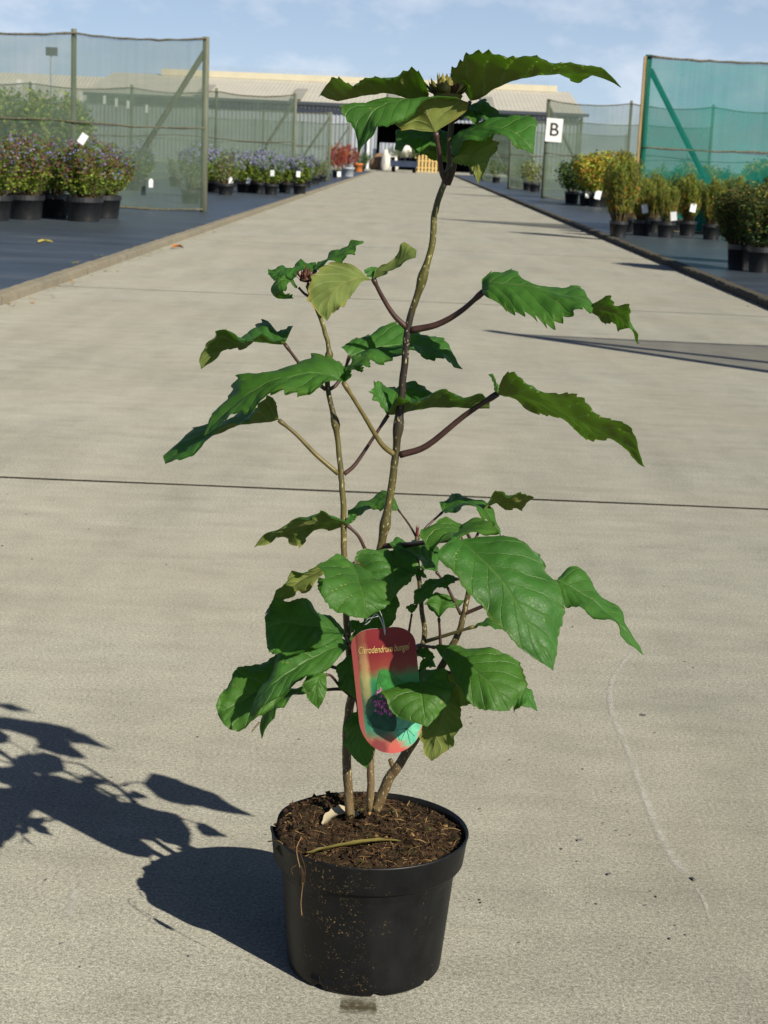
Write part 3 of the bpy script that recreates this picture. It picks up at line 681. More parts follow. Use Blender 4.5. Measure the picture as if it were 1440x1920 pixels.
M['stem'] = mat_stem('stem_bark', [(.14, (.16, .11, .052)), (.24, (.10, .07, .034)), (.36, (.075, .058, .022)), (.50, (.080, .070, .020)), (.56, (.028, .021, .014)), (.655, (.022, .016, .012)), (.70, (.085, .08, .016)), (.80, (.10, .09, .03)), (.88, (.06, .045, .025))], (.42, .37, .20))
M['petiole'] = plain('purple_petiole', (.060, .030, .024), .42, .35, 60, .45)
M['petiole_green'] = plain('green_petiole', (.13, .105, .035), .42, .35, 60, .45)
nleaf = [0]
def leaf(patches, pet=None, teeth=11, amp=.15, hump=.13, wave=.0048, petr=.0022, petmat=None, n=64, ns=10, lob=.16):
    """patches: list of (mid, A, B); A lies left of the midrib when the upper face is seen, base to tip"""
    nleaf[0] += 1; R = random.Random(nleaf[0]*17)
    V = []; F = []; MI = []; UV = []
    for pi_, (mid, A, B) in enumerate(patches):
        k0 = len(V); ph = R.uniform(0, 6.28); ph2 = R.uniform(0, 6.28)
        mm = catmull([P(*q) for q in mid], n); aa = catmull([P(*q) for q in A], n); bb = catmull([P(*q) for q in B], n)
        for i in range(n):                                   # uneven lobing of both margins
            t = i/(n-1); e_ = min(1, 6*t)*min(1, 5*(1-t))
            aa[i] = mm[i] + (aa[i]-mm[i])*(1 + lob*e_*noise.noise((t*7.5, ph, 1)))
            bb[i] = mm[i] + (bb[i]-mm[i])*(1 + lob*e_*noise.noise((t*7.5, ph, 9)))
        tj = [R.uniform(.7, 1.25) for _ in range(40)]
        rows = 2*ns + 1; grid = []
        for i in range(n):
            t = i/(n-1)
            T = (mm[min(i+1, n-1)] - mm[max(i-1, 0)])
            Nn = T.cross(aa[i] - bb[i])
            Nn = Nn.normalized() if Nn.length > 1e-12 else Vector((0, 0, 1))
            row = []
            for j in range(-ns, ns+1):
                s = abs(j)/ns; E = (aa[i] if j > 0 else bb[i]) - mm[i]
                w = E.length
                ft = t*teeth*(1.0 if j > 0 else 1.07) + (.3 if j > 0 else 0)
                saw = (ft % 1.0); tooth = (saw/.72 if saw < .72 else (1-saw)/.28)
                am = amp*tj[int(ft) % 40]*(1 if pi_ == 0 or len(patches) == 1 else .8)*min(1, t*9)*min(1, (1-t)*6 + .15)
                stretch = 1 + (tooth - .5)*am*(s**6)
                fwd = T.normalized()*(w*am*.55*(tooth-.3)*(s**6)) if T.length > 0 else Vector()
                p = mm[i] + E*s*stretch + fwd
                nn = Nn
                if T.length > 1e-9 and E.length > 1e-9:
                    ns_ = T.cross(E)*(1 if j > 0 else -1)
                    if ns_.length > 1e-12: nn = (ns_.normalized()*.7 + Nn*.3)
                    if nn.length < 1e-6: nn = Nn
                    nn = nn.normalized()
                v7 = t*7.5 - 1.9*s**.85
                puck = abs(sin(pi*v7))**.6 * 4*s*(1-s)*.055*min(w, .05)
                p = p + nn*(hump*w*s*(1-s)*1.6*(1 if True else 0) + puck)
                p = p + nn*(wave*s*s*sin(t*17 + ph + (1.3 if j > 0 else 0)) * min(1, 5*t) * min(1, w/.03))
                p = p + nn*(.0028*noise.noise(p*45 + Vector((nleaf[0], 0, 0))) + .0010*noise.noise(p*120))
                row.append((p, nn, (t, .5 + .5*j/ns)))
            grid.append(row)
        for i in range(n):
            for j in range(rows): V.append(grid[i][j][0]); UV.append(grid[i][j][2])
        for i in range(n):
            for j in range(rows): V.append(grid[i][j][0] - grid[i][j][1]*.00055); UV.append(grid[i][j][2])
        o2 = n*rows
        for i in range(n-1):
            for j in range(rows-1):
                a, b, c, d = k0+i*rows+j, k0+i*rows+j+1, k0+(i+1)*rows+j+1, k0+(i+1)*rows+j
                F.append((d, c, b, a)); MI.append(0)
                F.append((a+o2, b+o2, c+o2, d+o2)); MI.append(1)
        for i in range(n-1):
            for j in (0, rows-1):
                a, b = k0+i*rows+j, k0+(i+1)*rows+j
                F.append((a, b, b+o2, a+o2) if j == 0 else (b, a, a+o2, b+o2)); MI.append(0)
    # orient: upper face is T x (A-B)
    o = mesh_obj('leaf', V, F, [LU, LD], None, True, MI, UV)
    part(o)
    if pet:
        pts = catmull([P(*q) for q in pet], 16); m = MB(); petr *= .78
        m.tube(pts, [petr*(1.45 - .5*i/15 + (.35 if i > 13 else 0)) for i in range(16)], 8)
        pm = petmat or M['petiole']; po = m.build('petiole', pm, None, True); sub(po, o)
    return o
M['stem_olive'] = mat_stem('stem_olive_bark', [(.30, (.05, .036, .018)), (.40, (.12, .095, .035)), (.52, (.10, .085, .026)), (.60, (.050, .042, .018)), (.66, (.115, .10, .022))], (.42, .37, .20))
def stem(pix, r0, r1, n=48, nodes=(), mt='stem'):
    pts = catmull([P(*q) for q in pix], n); rad = []
    for i in range(n):
        t = i/(n-1); r = r0 + (r1-r0)*t; r *= 1 + .05*noise.noise((i*.55, r0*900, 0))
        for q in nodes: r += .0022*math.exp(-((t-q)/.012)**2)
        rad.append(r)
    m = MB(); m.tube([p + Vector((noise.noise((i*.4, 1, r0*99)), noise.noise((i*.4, 5, r0*99)), 0))*.0008 for i, p in enumerate(pts)], rad, 12); return part(m.build('stem', M[mt], None, True))
# --- stems
stem([(656,1532,0),(651,1450,0),(650,1390,0),(655,1330,0),(668,1270,0),(688,1170,0),(703,1080,0),(716,1015,0),(728,950,0),(740,870,0),(747,800,0),(757,700,0),(766,610,0),(790,530,0),(810,460,0),(814,410,0),(827,360,0),(842,320,0),(843,265,0),(846,220,0),(843,186,0)], .0056, .0029, 160, (.375, .50, .655, .84))
stem([(668,1300,0),(657,1240,.4),(651,1180,.6),(647,1100,.6),(645,1020,.5),(643,930,.5),(638,880,.3),(630,800,0),(614,725,0),(618,680,0),(614,640,0),(600,595,0),(586,560,0),(576,535,0)], .0043, .0021, 110, (.545, .72), 'stem_olive')
stem([(694,1520,0),(695,1450,0),(698,1400,-.5),(725,1310,-1),(770,1240,-1.2),(795,1200,-1),(791,1140,-1),(784,1070,-1),(781,1005,-1)], .0048, .0022, 60, (), 'stem')
stem([(704,1520,0),(728,1462,.3),(744,1440,.5),(768,1402,.5),(795,1355,.5),(815,1280,.5),(838,1230,.5),(858,1190,.5),(870,1150,.3),(882,1090,.2),(890,1040,.2)], .0068, .0026, 70)
stem([(740,1446,.4),(734,1432,.4),(731,1424,.5)], .0032, .0026, 8); stem([(757,1418,.3),(754,1400,0),(751,1385,-.3)], .003, .0022, 8); stem([(728,1468,.3),(725,1452,.4)], .0026, .0022, 6)
stem([(486,1354,7),(478,1364,7.5),(471,1372,8)], .0012, .0008, 8)
# --- top cluster
leaf([([(803,188,1),(771,186,2),(736,177,3),(707,174,3.5),(677,180,4),(652,187,4),(625,186,4),(598,180,4)],
       [(805,176,3),(790,142,5.5),(757,137,7),(723,142,8),(685,150,8),(664,157,7.5),(630,146,6),(598,180,4)],
       [(803,187,0),(780,165,-3),(757,160,-5),(723,160,-5),(690,162,-4),(664,168,-2),(630,170,0),(598,180,4)])], [(843,215,0),(830,205,.5),(815,196,.8),(803,188,1)], 15)
leaf([([(882,190,1),(900,183,2),(925,167,3),(957,152,4),(995,142,4.5),(1032,138,5),(1065,139,5.5),(1105,138,6),(1140,150,6.5),(1165,164,6.5)],
       [(882,189,0),(880,150,-3),(900,140,-5),(920,130,-5),(950,125,-6),(992,125,-5),(1037,128,-2),(1085,147,2),(1120,140,4),(1165,164,6.5)],
       [(880,187,1),(843,135,5),(866,117,7),(905,101,8.5),(945,98,9.5),(992,108,10),(1037,126,9),(1080,114,8.5),(1120,122,8),(1165,164,6.5)])], [(847,228,0),(858,222,.3),(872,208,.7),(882,190,1)], 17)
leaf([([(817,248,3),(803,220,4),(793,198,5),(770,188,7),(745,190,9),(722,197,10),(705,207,11),(693,222,11.5),(680,250,12),(671,288,12)],
       [(820,246,3),(864,212,3),(866,192,4),(800,190,8),(773,209,11),(748,227,12.5),(725,241,13),(705,238,13.5),(686,262,13),(671,288,12)],
       [(815,247,3),(770,243,3.5),(748,235,3),(720,205,3),(690,193,5),(665,194,7),(644,197,9),(652,223,10.5),(663,245,11.5),(671,288,12)])], [(838,345,0),(828,322,.8),(823,285,2),(817,248,3)], 17, .07, .06, petr=.003)
leaf([([(850,290,2),(862,262,2.5),(885,245,3.5),(915,240,5),(950,243,6.5),(975,255,7.5),(990,270,8),(1000,289,8)],
       [(848,288,1.5),(850,262,0),(880,246,-1),(912,232,-1),(945,217,0),(975,207,1.5),(998,232,4),(1000,289,8)],
       [(852,292,2.5),(868,272,5),(890,262,6.5),(920,254,7.5),(945,256,8.5),(968,270,9),(985,279,9),(1000,289,8)])], [(840,345,0),(848,325,.6),(853,305,1.4),(850,290,2)], 12, petr=.003)
leaf([([(850,298,2),(865,292,3),(882,292,4),(893,302,5),(897,320,5.5),(896,344,5)],
       [(850,302,2),(858,307,3),(870,309,4),(882,313,5),(889,326,5.5),(896,344,5)],
       [(852,285,2),(870,268,3),(900,256,4),(931,259,5.5),(922,290,6),(896,344,5)])], None, 8)
leaf([([(848,300,-1),(835,270,-2),(815,255,-2.5),(790,252,-2),(765,255,-1.5),(748,266,-1),(740,280,-.5)],
       [(846,302,-.8),(828,284,-.8),(808,279,-.5),(786,279,.5),(768,277,1),(752,281,.5),(740,280,-.5)],
       [(850,285,-2.5),(848,250,-6),(825,246,-7),(790,247,-7),(762,247,-6),(744,255,-3),(740,280,-.5)])], None, 10)
leaf([([(848,302,-1),(832,292,-2),(812,285,-3),(795,283,-4),(776,280,-5)],
       [(848,298,-1),(838,265,-5),(820,262,-6),(797,268,-6),(776,280,-5)],
       [(848,304,-1),(830,304,-2),(812,300,-2),(795,292,-3),(776,280,-5)])], None, 9)
leaf([([(858,216,-1),(872,205,-1),(888,203,0),(905,208,1),(918,216,1.5),(928,232,1.5)],
       [(858,212,-2),(868,197,-5),(890,196,-6),(912,196,-5),(928,206,-2),(928,232,1.5)],
       [(858,222,0),(872,228,2),(888,226,3),(904,226,3.5),(917,228,3),(928,232,1.5)])], [(846,232,0),(852,222,-.5),(858,216,-1)], 8)
# --- middle storey
leaf([([(696,524,2),(680,521,3),(660,525,4),(638,535,4.6),(622,552,5.2),(614,575,5.5),(613,602,5)],
       [(692,521,2),(665,503,3),(625,491,3.5),(592,513,4.5),(577,550,5),(588,576,5.5),(613,602,5)],
       [(694,526,2),(680,528,3),(664,545,4),(652,568,4.5),(637,578,5),(624,588,5),(613,602,5)]),
      ([(702,523,2),(712,508,2),(728,503,2.5),(748,490,3),(765,477,3.5),(782,470,3.5)],
       [(702,524,2.2),(722,513,3),(736,503,3.6),(758,494,4.2),(776,484,4.2),(782,470,3.5)],
       [(700,522,2),(711,502,1.5),(727,494,2),(746,474,2.5),(760,457,2.8),(782,470,3.5)]),
      ([(702,523,2),(700,511,1.2),(697,499,.6)], [(700,523,2),(688,517,1.5),(682,508,1)], [(704,521,2),(711,510,.5),(708,502,0)])],
     [(762,614,0),(738,590,.5),(716,555,1.2),(700,523,2)], 10, .08, .08, petr=.003)
leaf([([(592,507,-1),(610,494,-1),(630,479,-1.5),(650,468,-2),(668,458,-2.5),(681,453,-3)],
       [(590,500,-2),(600,490,-3),(618,480,-4),(638,469,-4.5),(658,459,-4.5),(681,452,-3)],
       [(595,508,0),(620,494,1),(640,489,1),(660,480,0),(666,465,-1),(681,456,-3)])], [(578,535,0),(582,522,-.4),(592,507,-1)], 9)
leaf([([(592,505,-2),(575,503,-2),(555,505,-1.5),(535,508,-1),(518,510,0),(503,512,0)],
       [(590,508,-1),(572,512,0),(553,515,1),(535,520,1.5),(515,521,1.5),(503,515,0)],
       [(592,492,-4),(575,492,-5),(558,496,-5),(540,503,-4),(520,504,-3),(503,504,-1)])], None, 8)
leaf([([(560,539,0),(545,526,1),(527,527,2),(520,543,2.5),(530,558,2.5),(548,556,2)],
       [(559,541,0),(545,532,2),(538,533,3),(536,548,4),(541,555,3.5),(549,551,2)],
       [(560,537,0),(547,516,0),(522,514,.5),(510,535,1),(520,559,1.5),(551,560,2)])], [(580,556,0),(570,550,0),(560,539,0)], 8, petr=.0016)
leaf([([(534,645,2),(515,645,2.5),(490,643,3),(460,643,3.5),(430,652,4),(400,667,4.5),(377,692,4.5)],
       [(537,634,4),(512,636,6),(487,634,7),(455,636,8),(420,624,8.5),(376,652,7.5),(377,692,4.5)],
       [(550,610,0),(524,614,-3),(500,602,-5.5),(478,622,-6),(455,655,-3),(415,662,1),(377,692,4.5)])], [(610,730,0),(596,718,.5),(562,682,1.2),(534,645,2)], 12)
leaf([([(644,716,4),(615,704,5),(570,702,6),(520,712,7.5),(475,732,8.5),(435,762,9),(408,790,9),(385,817,9)],
       [(646,715,5),(617,716,8),(572,736,10.5),(525,740,12),(478,762,12),(446,770,11.5),(418,795,10.5),(385,817,9)],
       [(655,692,2),(628,678,1),(575,670,0),(510,697,1),(455,708,3),(425,736,5),(400,778,7.5),(385,817,9)]),
      ([(644,716,4),(652,698,3.5),(668,682,3.5),(690,668,3.5)], [(645,712,4),(654,684,2.5),(674,667,2),(693,665,3)], [(650,714,4.5),(665,694,5.5),(684,690,6),(693,672,4)])],
     [(741,853,0),(715,832,1),(680,775,2.5),(644,717,4)], 14, .24, .10, petr=.003, petmat=M['petiole_green'], n=90)
leaf([([(655,668,-3),(690,655,-4),(730,650,-5.5),(775,648,-6.5),(815,655,-7),(845,672,-7),(867,692,-7)],
       [(640,651,-4),(682,625,-8),(737,607,-10),(785,622,-11),(818,632,-11),(845,657,-9.5),(867,692,-7)],
       [(660,674,-1),(695,672,0),(732,674,-.5),(775,661,-2),(808,670,-3),(838,681,-5),(867,692,-7)])], [(618,730,0),(630,722,-.6),(644,700,-1.8),(655,668,-3)], 13, .18, n=90)
leaf([([(905,545,3),(922,530,4),(960,533,5),(1000,537,6),(1045,549,7),(1085,559,8),(1111,575,8.5)],
       [(902,522,2),(928,507,0),(955,508,-1),(985,531,2),(1050,545,1),(1085,545,1),(1111,570,6)],
       [(906,552,4.5),(926,566,7),(960,580,9),(1005,609,10.5),(1045,598,11.5),(1085,586,11.5),(1111,584,10)]),
      ([(1109,577,8.5),(1130,580,8.5),(1152,588,8.5),(1172,603,8.5),(1187,622,8.5),(1200,643,8)],
       [(1109,584,8),(1124,596,7),(1142,604,6.5),(1157,618,6.5),(1178,615,7.5),(1200,643,8)],
       [(1110,570,8),(1135,560,10),(1158,565,11),(1178,582,11),(1187,612,10),(1200,643,8)])], [(770,619,0),(818,609,.8),(862,585,1.8),(906,547,3)], 13, .20, .10, petr=.0036, n=90)
leaf([([(933,738,3),(965,741,4),(1005,751,5),(1045,768,6),(1085,787,7),(1128,810,7.5),(1170,838,8),(1209,876,8)],
       [(933,740,3),(965,748,2),(1005,770,1),(1045,790,1),(1085,808,1.5),(1120,825,3),(1170,841,6),(1209,876,8)],
       [(936,722,4),(950,700,6),(990,717,9),(1030,738,11),(1080,746,12),(1125,773,12),(1175,806,11),(1209,876,8)]),
      ([(933,737,3),(928,720,2),(919,701,2)], [(927,730,2),(924,713,2),(915,702,2)], [(935,728,2.5),(929,712,2),(924,700,2)])], [(750,853,0),(800,836,.8),(870,780,2),(933,738,3)], 18, .15, .10, petr=.0036, n=100)
leaf([([(523,788,2),(500,792,2.5),(470,795,3),(430,805,4),(390,818,4.5),(350,840,5),(309,866,5)],
       [(519,760,5),(510,743,7),(478,770,7),(440,792,6),(395,820,6.5),(345,857,7),(310,870,5)],
       [(522,780,0),(500,765,-3),(465,772,-4),(425,787,-4),(375,807,-3),(330,828,0),(307,857,4)])], [(634,888,.3),(592,852,.8),(556,815,1.4),(523,788,2)], 12, petmat=M['petiole_green'], petr=.0026)
leaf([([(728,778,-1),(745,776,-1),(775,768,-1),(815,763,-1),(855,764,-1),(890,765,-1),(918,763,-1)],
       [(712,755,-3),(702,722,-5),(740,721,-7),(790,729,-7),(810,742,-6),(850,755,-4),(918,763,-1)],
       [(730,770,1),(742,757,3),(770,748,4),(815,741,4.5),(855,739,4),(890,738,3),(918,752,0)]),
      ([(728,778,-1),(715,750,-1),(702,724,-1)], [(724,775,-1),(708,752,0),(694,733,0)], [(735,770,-1),(728,742,-2),(707,714,-2)])], [(645,889,.3),(665,872,0),(692,833,-.5),(728,778,-1)], 14, .09, petr=.0024)
# --- upper part of the bushy base
leaf([([(648,983,1),(620,978,1.5),(590,981,2),(560,986,2.5),(530,997,3),(500,1010,3),(476,1024,3)],
       [(645,975,3),(618,966,4),(595,960,5),(565,970,5.5),(535,989,5),(500,998,4),(476,1024,3)],
       [(645,987,0),(620,989,-1),(585,1004,-2),(560,1019,-2),(532,1012,-1),(503,1019,1),(476,1024,3)]),
      ([(648,983,1),(658,973,1),(669,967,1)], [(646,980,1),(655,965,1),(668,964,1)], [(652,984,1),(662,978,1),(669,970,1)])], [(700,1046,0),(688,1036,.3),(672,1005,.7),(650,984,1)], 9)
leaf([([(746,955,-4),(730,940,-4),(705,940,-5),(680,950,-5),(652,962,-5)],
       [(744,957,-3),(735,952,-2),(710,950,-2.5),(685,960,-3),(652,967,-5)],
       [(745,945,-6),(733,923,-7),(705,931,-8),(677,944,-7),(652,957,-5)])], [(782,1010,-1),(768,985,-2.2),(746,955,-4)], 9, petr=.0013)
leaf([([(830,960,-3),(850,952,-3),(880,948,-2),(905,955,-1),(922,972,0),(935,990,.5),(941,1006,.5)],
       [(824,942,-5),(840,930,-7),(865,934,-7),(900,936,-6),(918,958,-3),(936,985,-1),(941,1006,.5)],
       [(834,962,-1),(852,957,0),(880,953,1.5),(903,962,2),(918,980,2),(931,995,1.5),(941,1006,.5)])], [(783,1012,-1),(800,988,-2),(830,960,-3)], 11, petr=.0016)
leaf([([(907,960,-1),(922,945,-1.5),(945,938,-2),(965,940,-2),(985,936,-2.5),(1002,933,-2.5)],
       [(908,958,-2),(925,946,-3),(948,951,-4),(970,959,-4),(982,948,-3.5),(1002,933,-2.5)],
       [(905,956,0),(922,934,1),(945,924,1),(968,929,0),(984,924,-1),(1002,933,-2.5)])], [(892,1010,0),(902,985,-.5),(907,960,-1)], 9, petr=.0016)
leaf([([(867,986,5),(862,992,7),(856,998,9),(850,1003,11),(842,1008,13)],
       [(872,983,5),(905,969,5.5),(930,990,8),(905,1001,11),(842,1008,13)],
       [(862,983,5),(825,974,6.5),(788,998,9),(808,1026,12),(842,1008,13)])], [(890,1040,.2),(882,1012,2),(867,986,5)], 9, .06)
leaf([([(864,1011,12),(891,1037,14),(918,1063,16),(944,1096,17.5),(970,1135,19),(996,1178,20),(1018,1218,20.5),(1037,1257,20.5)],
       [(880,1008,11),(945,1005,11),(1005,1030,12.5),(1038,1072,14),(1058,1115,15.5),(1057,1165,17),(1047,1210,19),(1037,1257,20.5)],
       [(850,1007,13),(824,1038,17),(856,1092,18),(900,1128,19),(918,1161,20),(960,1205,21),(1000,1232,21),(1037,1257,20.5)])], [(714,1024,0),(760,1022,1.5),(805,1016,7),(864,1011,12)], 17, .05, .10, petr=.0032)
leaf([([(1046,1090,5),(1070,1098,5.5),(1096,1116,6),(1124,1138,6.5),(1150,1160,7),(1180,1192,7.5),(1208,1228,7.5)],
       [(1046,1084,4),(1070,1060,2),(1106,1085,2),(1133,1120,3),(1165,1152,4),(1183,1186,6),(1208,1228,7.5)],
       [(1048,1095,6),(1062,1135,8.5),(1085,1142,9.5),(1115,1151,10),(1146,1170,10),(1172,1196,9),(1208,1228,7.5)])], [(868,1152,.3),(902,1138,1),(980,1105,3.2),(1046,1090,5)], 12, .05)
leaf([([(664,1056,9),(668,1072,12),(674,1092,15),(680,1114,17),(685,1138,18),(690,1158,18)],
       [(672,1056,9),(700,1075,11),(722,1098,13.5),(728,1118,15.5),(722,1138,17),(690,1158,18)],
       [(656,1053,9),(622,1041,13),(599,1070,17),(610,1108,20),(634,1150,20.5),(690,1160,19)])], [(698,1100,0),(688,1070,4),(664,1056,9)], 15, .05, .12)
leaf([([(735,1035,4),(737,1050,5.5),(738,1068,7),(737,1085,8),(733,1105,8.5),(722,1140,8.5)],
       [(742,1026,4),(772,1040,4.5),(785,1062,6),(774,1086,7.5),(752,1104,8),(722,1140,8.5)],
       [(725,1028,4),(695,1032,5),(666,1044,6),(680,1075,7),(700,1105,8),(722,1140,8.5)])], [(704,1085,0),(718,1060,2),(735,1035,4)], 13, .06)
leaf([([(818,1072,1),(810,1055,1),(795,1042,1.5),(775,1034,2),(750,1026,2),(730,1018,2)],
       [(816,1072,2),(800,1066,4),(782,1058,5),(765,1048,5),(748,1036,4),(730,1018,2)],
       [(818,1060,-1),(818,1028,-3),(795,1021,-4),(770,1018,-4),(748,1013,-2),(730,1018,2)])], [(864,1152,.3),(838,1100,.6),(818,1072,1)], 8, petr=.0018)
leaf([([(779,1072,-.5),(790,1074,-.5),(800,1084,-.5)], [(779,1068,-1),(792,1069,-1),(800,1084,-.5)], [(779,1080,0),(788,1081,0),(800,1084,-.5)])], [(784,1090,-1),(781,1080,-.8),(779,1072,-.5)], 4, petr=.001)
leaf([([(853,1086,6),(830,1089,6.5),(808,1098,7),(790,1112,7.5),(774,1132,7.5)],
       [(853,1090,7),(832,1099,8),(812,1112,8.5),(795,1128,8.5),(774,1132,7.5)],
       [(852,1081,5),(825,1079,5),(800,1088,5.5),(780,1104,6.5),(774,1132,7.5)])], [(882,1090,.2),(870,1086,3),(853,1086,6)], 10)
leaf([([(772,1152,1),(773,1145,1.2),(774,1136,1.5)], [(770,1149,1),(761,1140,1),(774,1132,1.5)], [(774,1149,1),(782,1140,1.5),(784,1130,2)])], [(766,1190,0),(769,1170,.5),(772,1152,1)], 4, petr=.0014)
leaf([([(823,1160,2),(824,1145,1),(826,1130,0),(826,1114,-1)], [(821,1155,2),(810,1142,1.5),(799,1130,1),(816,1111,-1)], [(826,1152,2),(845,1140,1),(872,1129,0),(838,1116,-1)])], [(826,1215,.5),(825,1190,1),(823,1160,2)], 6, .04, petr=.0018)
leaf([([(888,1175,3),(905,1168,3.2),(925,1168,3.5),(950,1180,3.5)], [(888,1173,2.5),(906,1163,2),(926,1161,2),(950,1180,3.5)], [(888,1177,3.5),(906,1172,4),(926,1175,4.5),(950,1180,3.5)])], [(797,1203,-1),(840,1190,1),(888,1175,3)], 6, petr=.0022, petmat=M['petiole_green'])
leaf([([(610,1060,3),(585,1078,3.5),(560,1090,4),(540,1105,4.5),(520,1125,5),(497,1152,5)],
       [(602,1053,4),(575,1072,5),(550,1077,6),(530,1095,6),(515,1122,6),(497,1152,5)],
       [(608,1075,2),(590,1092,2),(565,1112,2),(550,1112,3),(525,1130,4.5),(497,1152,5)])], [(648,1092,.6),(630,1072,1.8),(610,1060,3)], 9)
leaf([([(612,1085,4),(606,1100,4),(608,1122,4)], [(618,1085,4),(616,1102,4.2),(612,1122,4)], [(598,1082,3.5),(596,1102,3.8),(606,1122,4)])], None, 6)
# --- lower left
leaf([([(645,1190,4),(610,1178,6),(575,1170,8),(540,1168,9.5),(515,1172,10.5),(498,1180,11)],
       [(640,1197,6),(605,1212,9),(570,1222,11.5),(535,1224,12.5),(506,1224,12.5),(498,1188,11)],
       [(643,1182,3),(615,1152,3),(580,1132,4),(548,1121,5.5),(513,1129,7.5),(496,1156,10)])], [(652,1210,.5),(650,1200,2),(645,1190,4)], 20, .05, .10)
leaf([([(590,1245,3),(550,1262,5),(505,1282,7),(460,1308,8.5),(425,1330,9.5),(408,1336,9.5)],
       [(585,1258,5),(548,1290,8),(510,1324,10),(470,1356,11),(430,1364,11),(408,1340,9.5)],
       [(580,1240,1),(530,1233,2),(495,1239,3.5),(453,1256,5),(424,1286,7),(405,1322,9.5)])], [(655,1262,.4),(622,1250,1.6),(590,1245,3)], 13, .05)
leaf([([(651,1208,5),(615,1220,8),(575,1240,10.5),(540,1260,12),(510,1285,13),(485,1315,13.5),(464,1350,13.5)],
       [(650,1216,6),(622,1246,10),(580,1268,12.5),(545,1288,14),(518,1308,14.5),(490,1333,14.5),(464,1352,13.5)],
       [(648,1198,4),(625,1185,4.5),(572,1186,6),(535,1214,8.5),(508,1258,10.5),(484,1300,12),(464,1348,13.5)])], [(664,1225,.2),(660,1214,2.5),(651,1208,5)], 12, .06, .10)
leaf([([(575,1298,4),(550,1300,5),(530,1308,6),(512,1325,7),(498,1352,7.5),(490,1384,7.5)],
       [(574,1302,5),(548,1307,6.5),(528,1322,8),(516,1335,8.5),(505,1354,8.5),(490,1384,7.5)],
       [(572,1286,3),(545,1294,3),(520,1300,4),(492,1322,5.5),(486,1345,6.5),(490,1384,7.5)])], [(666,1298,.2),(640,1292,1),(605,1294,2.5),(575,1298,4)], 9, .05)
leaf([([(612,1265,7),(600,1272,8),(593,1288,8.5),(594,1308,9),(597,1331,9)],
       [(612,1268,7),(612,1280,8),(612,1295,8.5),(606,1314,9),(597,1331,9)],
       [(600,1258,7),(577,1266,8),(569,1288,8.5),(579,1312,9),(597,1331,9)])], [(658,1305,.2),(640,1290,3),(622,1268,6),(612,1265,7)], 13, .07, petr=.0018)
leaf([([(660,1228,3),(658,1250,4),(662,1275,4.5),(672,1300,4.5),(685,1320,4)],
       [(670,1228,3),(685,1250,4),(690,1275,4.5),(690,1300,4.5),(685,1320,4)],
       [(650,1229,3),(631,1255,3.5),(636,1284,4),(655,1303,4.5),(685,1320,4)])], [(668,1270,0),(664,1240,1.8),(660,1228,3)], 12, .05)
leaf([([(672,1335,3),(668,1360,4.5),(672,1385,5),(680,1412,5),(687,1441,5)],
       [(690,1338,3),(702,1360,4.5),(708,1385,5),(703,1412,5),(687,1441,5)],
       [(660,1338,3),(646,1365,4),(645,1390,4.5),(660,1418,5),(687,1441,5)])], [(664,1300,0),(670,1318,1.5),(672,1335,3)], 16, .05)
leaf([([(735,1112,2),(722,1135,3.5),(705,1158,4.5),(685,1178,5.5),(658,1202,6)],
       [(742,1113,2),(750,1135,4),(735,1164,5.5),(705,1190,6.5),(658,1206,6)],
       [(730,1112,1.5),(705,1120,2),(690,1150,3.5),(672,1172,5),(655,1198,6)])], [(700,1100,0),(720,1104,1),(735,1112,2)], 12, .06)
leaf([([(655,1186,-1),(660,1172,-1),(674,1166,-1)], [(652,1184,-1),(652,1166,-1.5),(674,1163,-1)], [(658,1188,-1),(668,1180,-.5),(678,1168,-1)])], None, 4)
# --- lower right
leaf([([(787,1258,5),(788,1280,8),(791,1305,10.5),(795,1332,12),(801,1363,13)],
       [(795,1256,5),(838,1262,7),(850,1298,9.5),(830,1332,11.5),(801,1363,13)],
       [(780,1257,5),(741,1272,7),(718,1298,9.5),(738,1338,11.5),(801,1363,13)])], [(800,1320,.5),(788,1280,1.5),(786,1262,3.5),(787,1258,5)], 20, .025, .12)
leaf([([(815,1214,3),(845,1226,5),(875,1245,7),(905,1268,9),(932,1298,10.5),(955,1333,11)],
       [(825,1211,2),(868,1212,3),(925,1215,4.5),(970,1240,6),(984,1284,8.5),(955,1333,11)],
       [(822,1222,4),(840,1250,6.5),(856,1280,8.5),(880,1312,10.5),(915,1331,11.5),(955,1333,11)])], [(768,1240,-1),(780,1212,.5),(800,1212,2),(815,1214,3)], 14, .05, .12, petr=.0022)
leaf([([(838,1300,3),(832,1330,4),(824,1360,4.5),(815,1392,4.5),(809,1426,4)],
       [(825,1300,3),(800,1335,3.5),(787,1370,4),(792,1402,4),(809,1426,4)],
       [(848,1302,3),(864,1335,4),(862,1365,5),(845,1402,5),(809,1426,4)])], [(812,1290,.5),(825,1290,1.8),(838,1300,3)], 11, .04)
leaf([([(845,1262,2),(855,1285,2.5),(862,1305,3),(862,1326,3)], [(838,1265,2),(842,1290,2),(842,1312,2.5),(862,1326,3)], [(858,1270,2),(878,1290,2),(889,1314,3),(862,1326,3)])], [(820,1262,.5),(832,1258,1.2),(845,1262,2)], 7)
leaf([([(970,1285,5),(983,1298,6),(995,1313,6.5),(1009,1333,6.5)], [(978,1279,5),(992,1290,5),(1003,1310,6),(1009,1333,6.5)], [(960,1300,6),(962,1330,7),(985,1324,7.5),(1009,1333,6.5)])], [(822,1262,.5),(880,1262,2),(940,1272,4),(970,1285,5)], 7, petr=.0016)
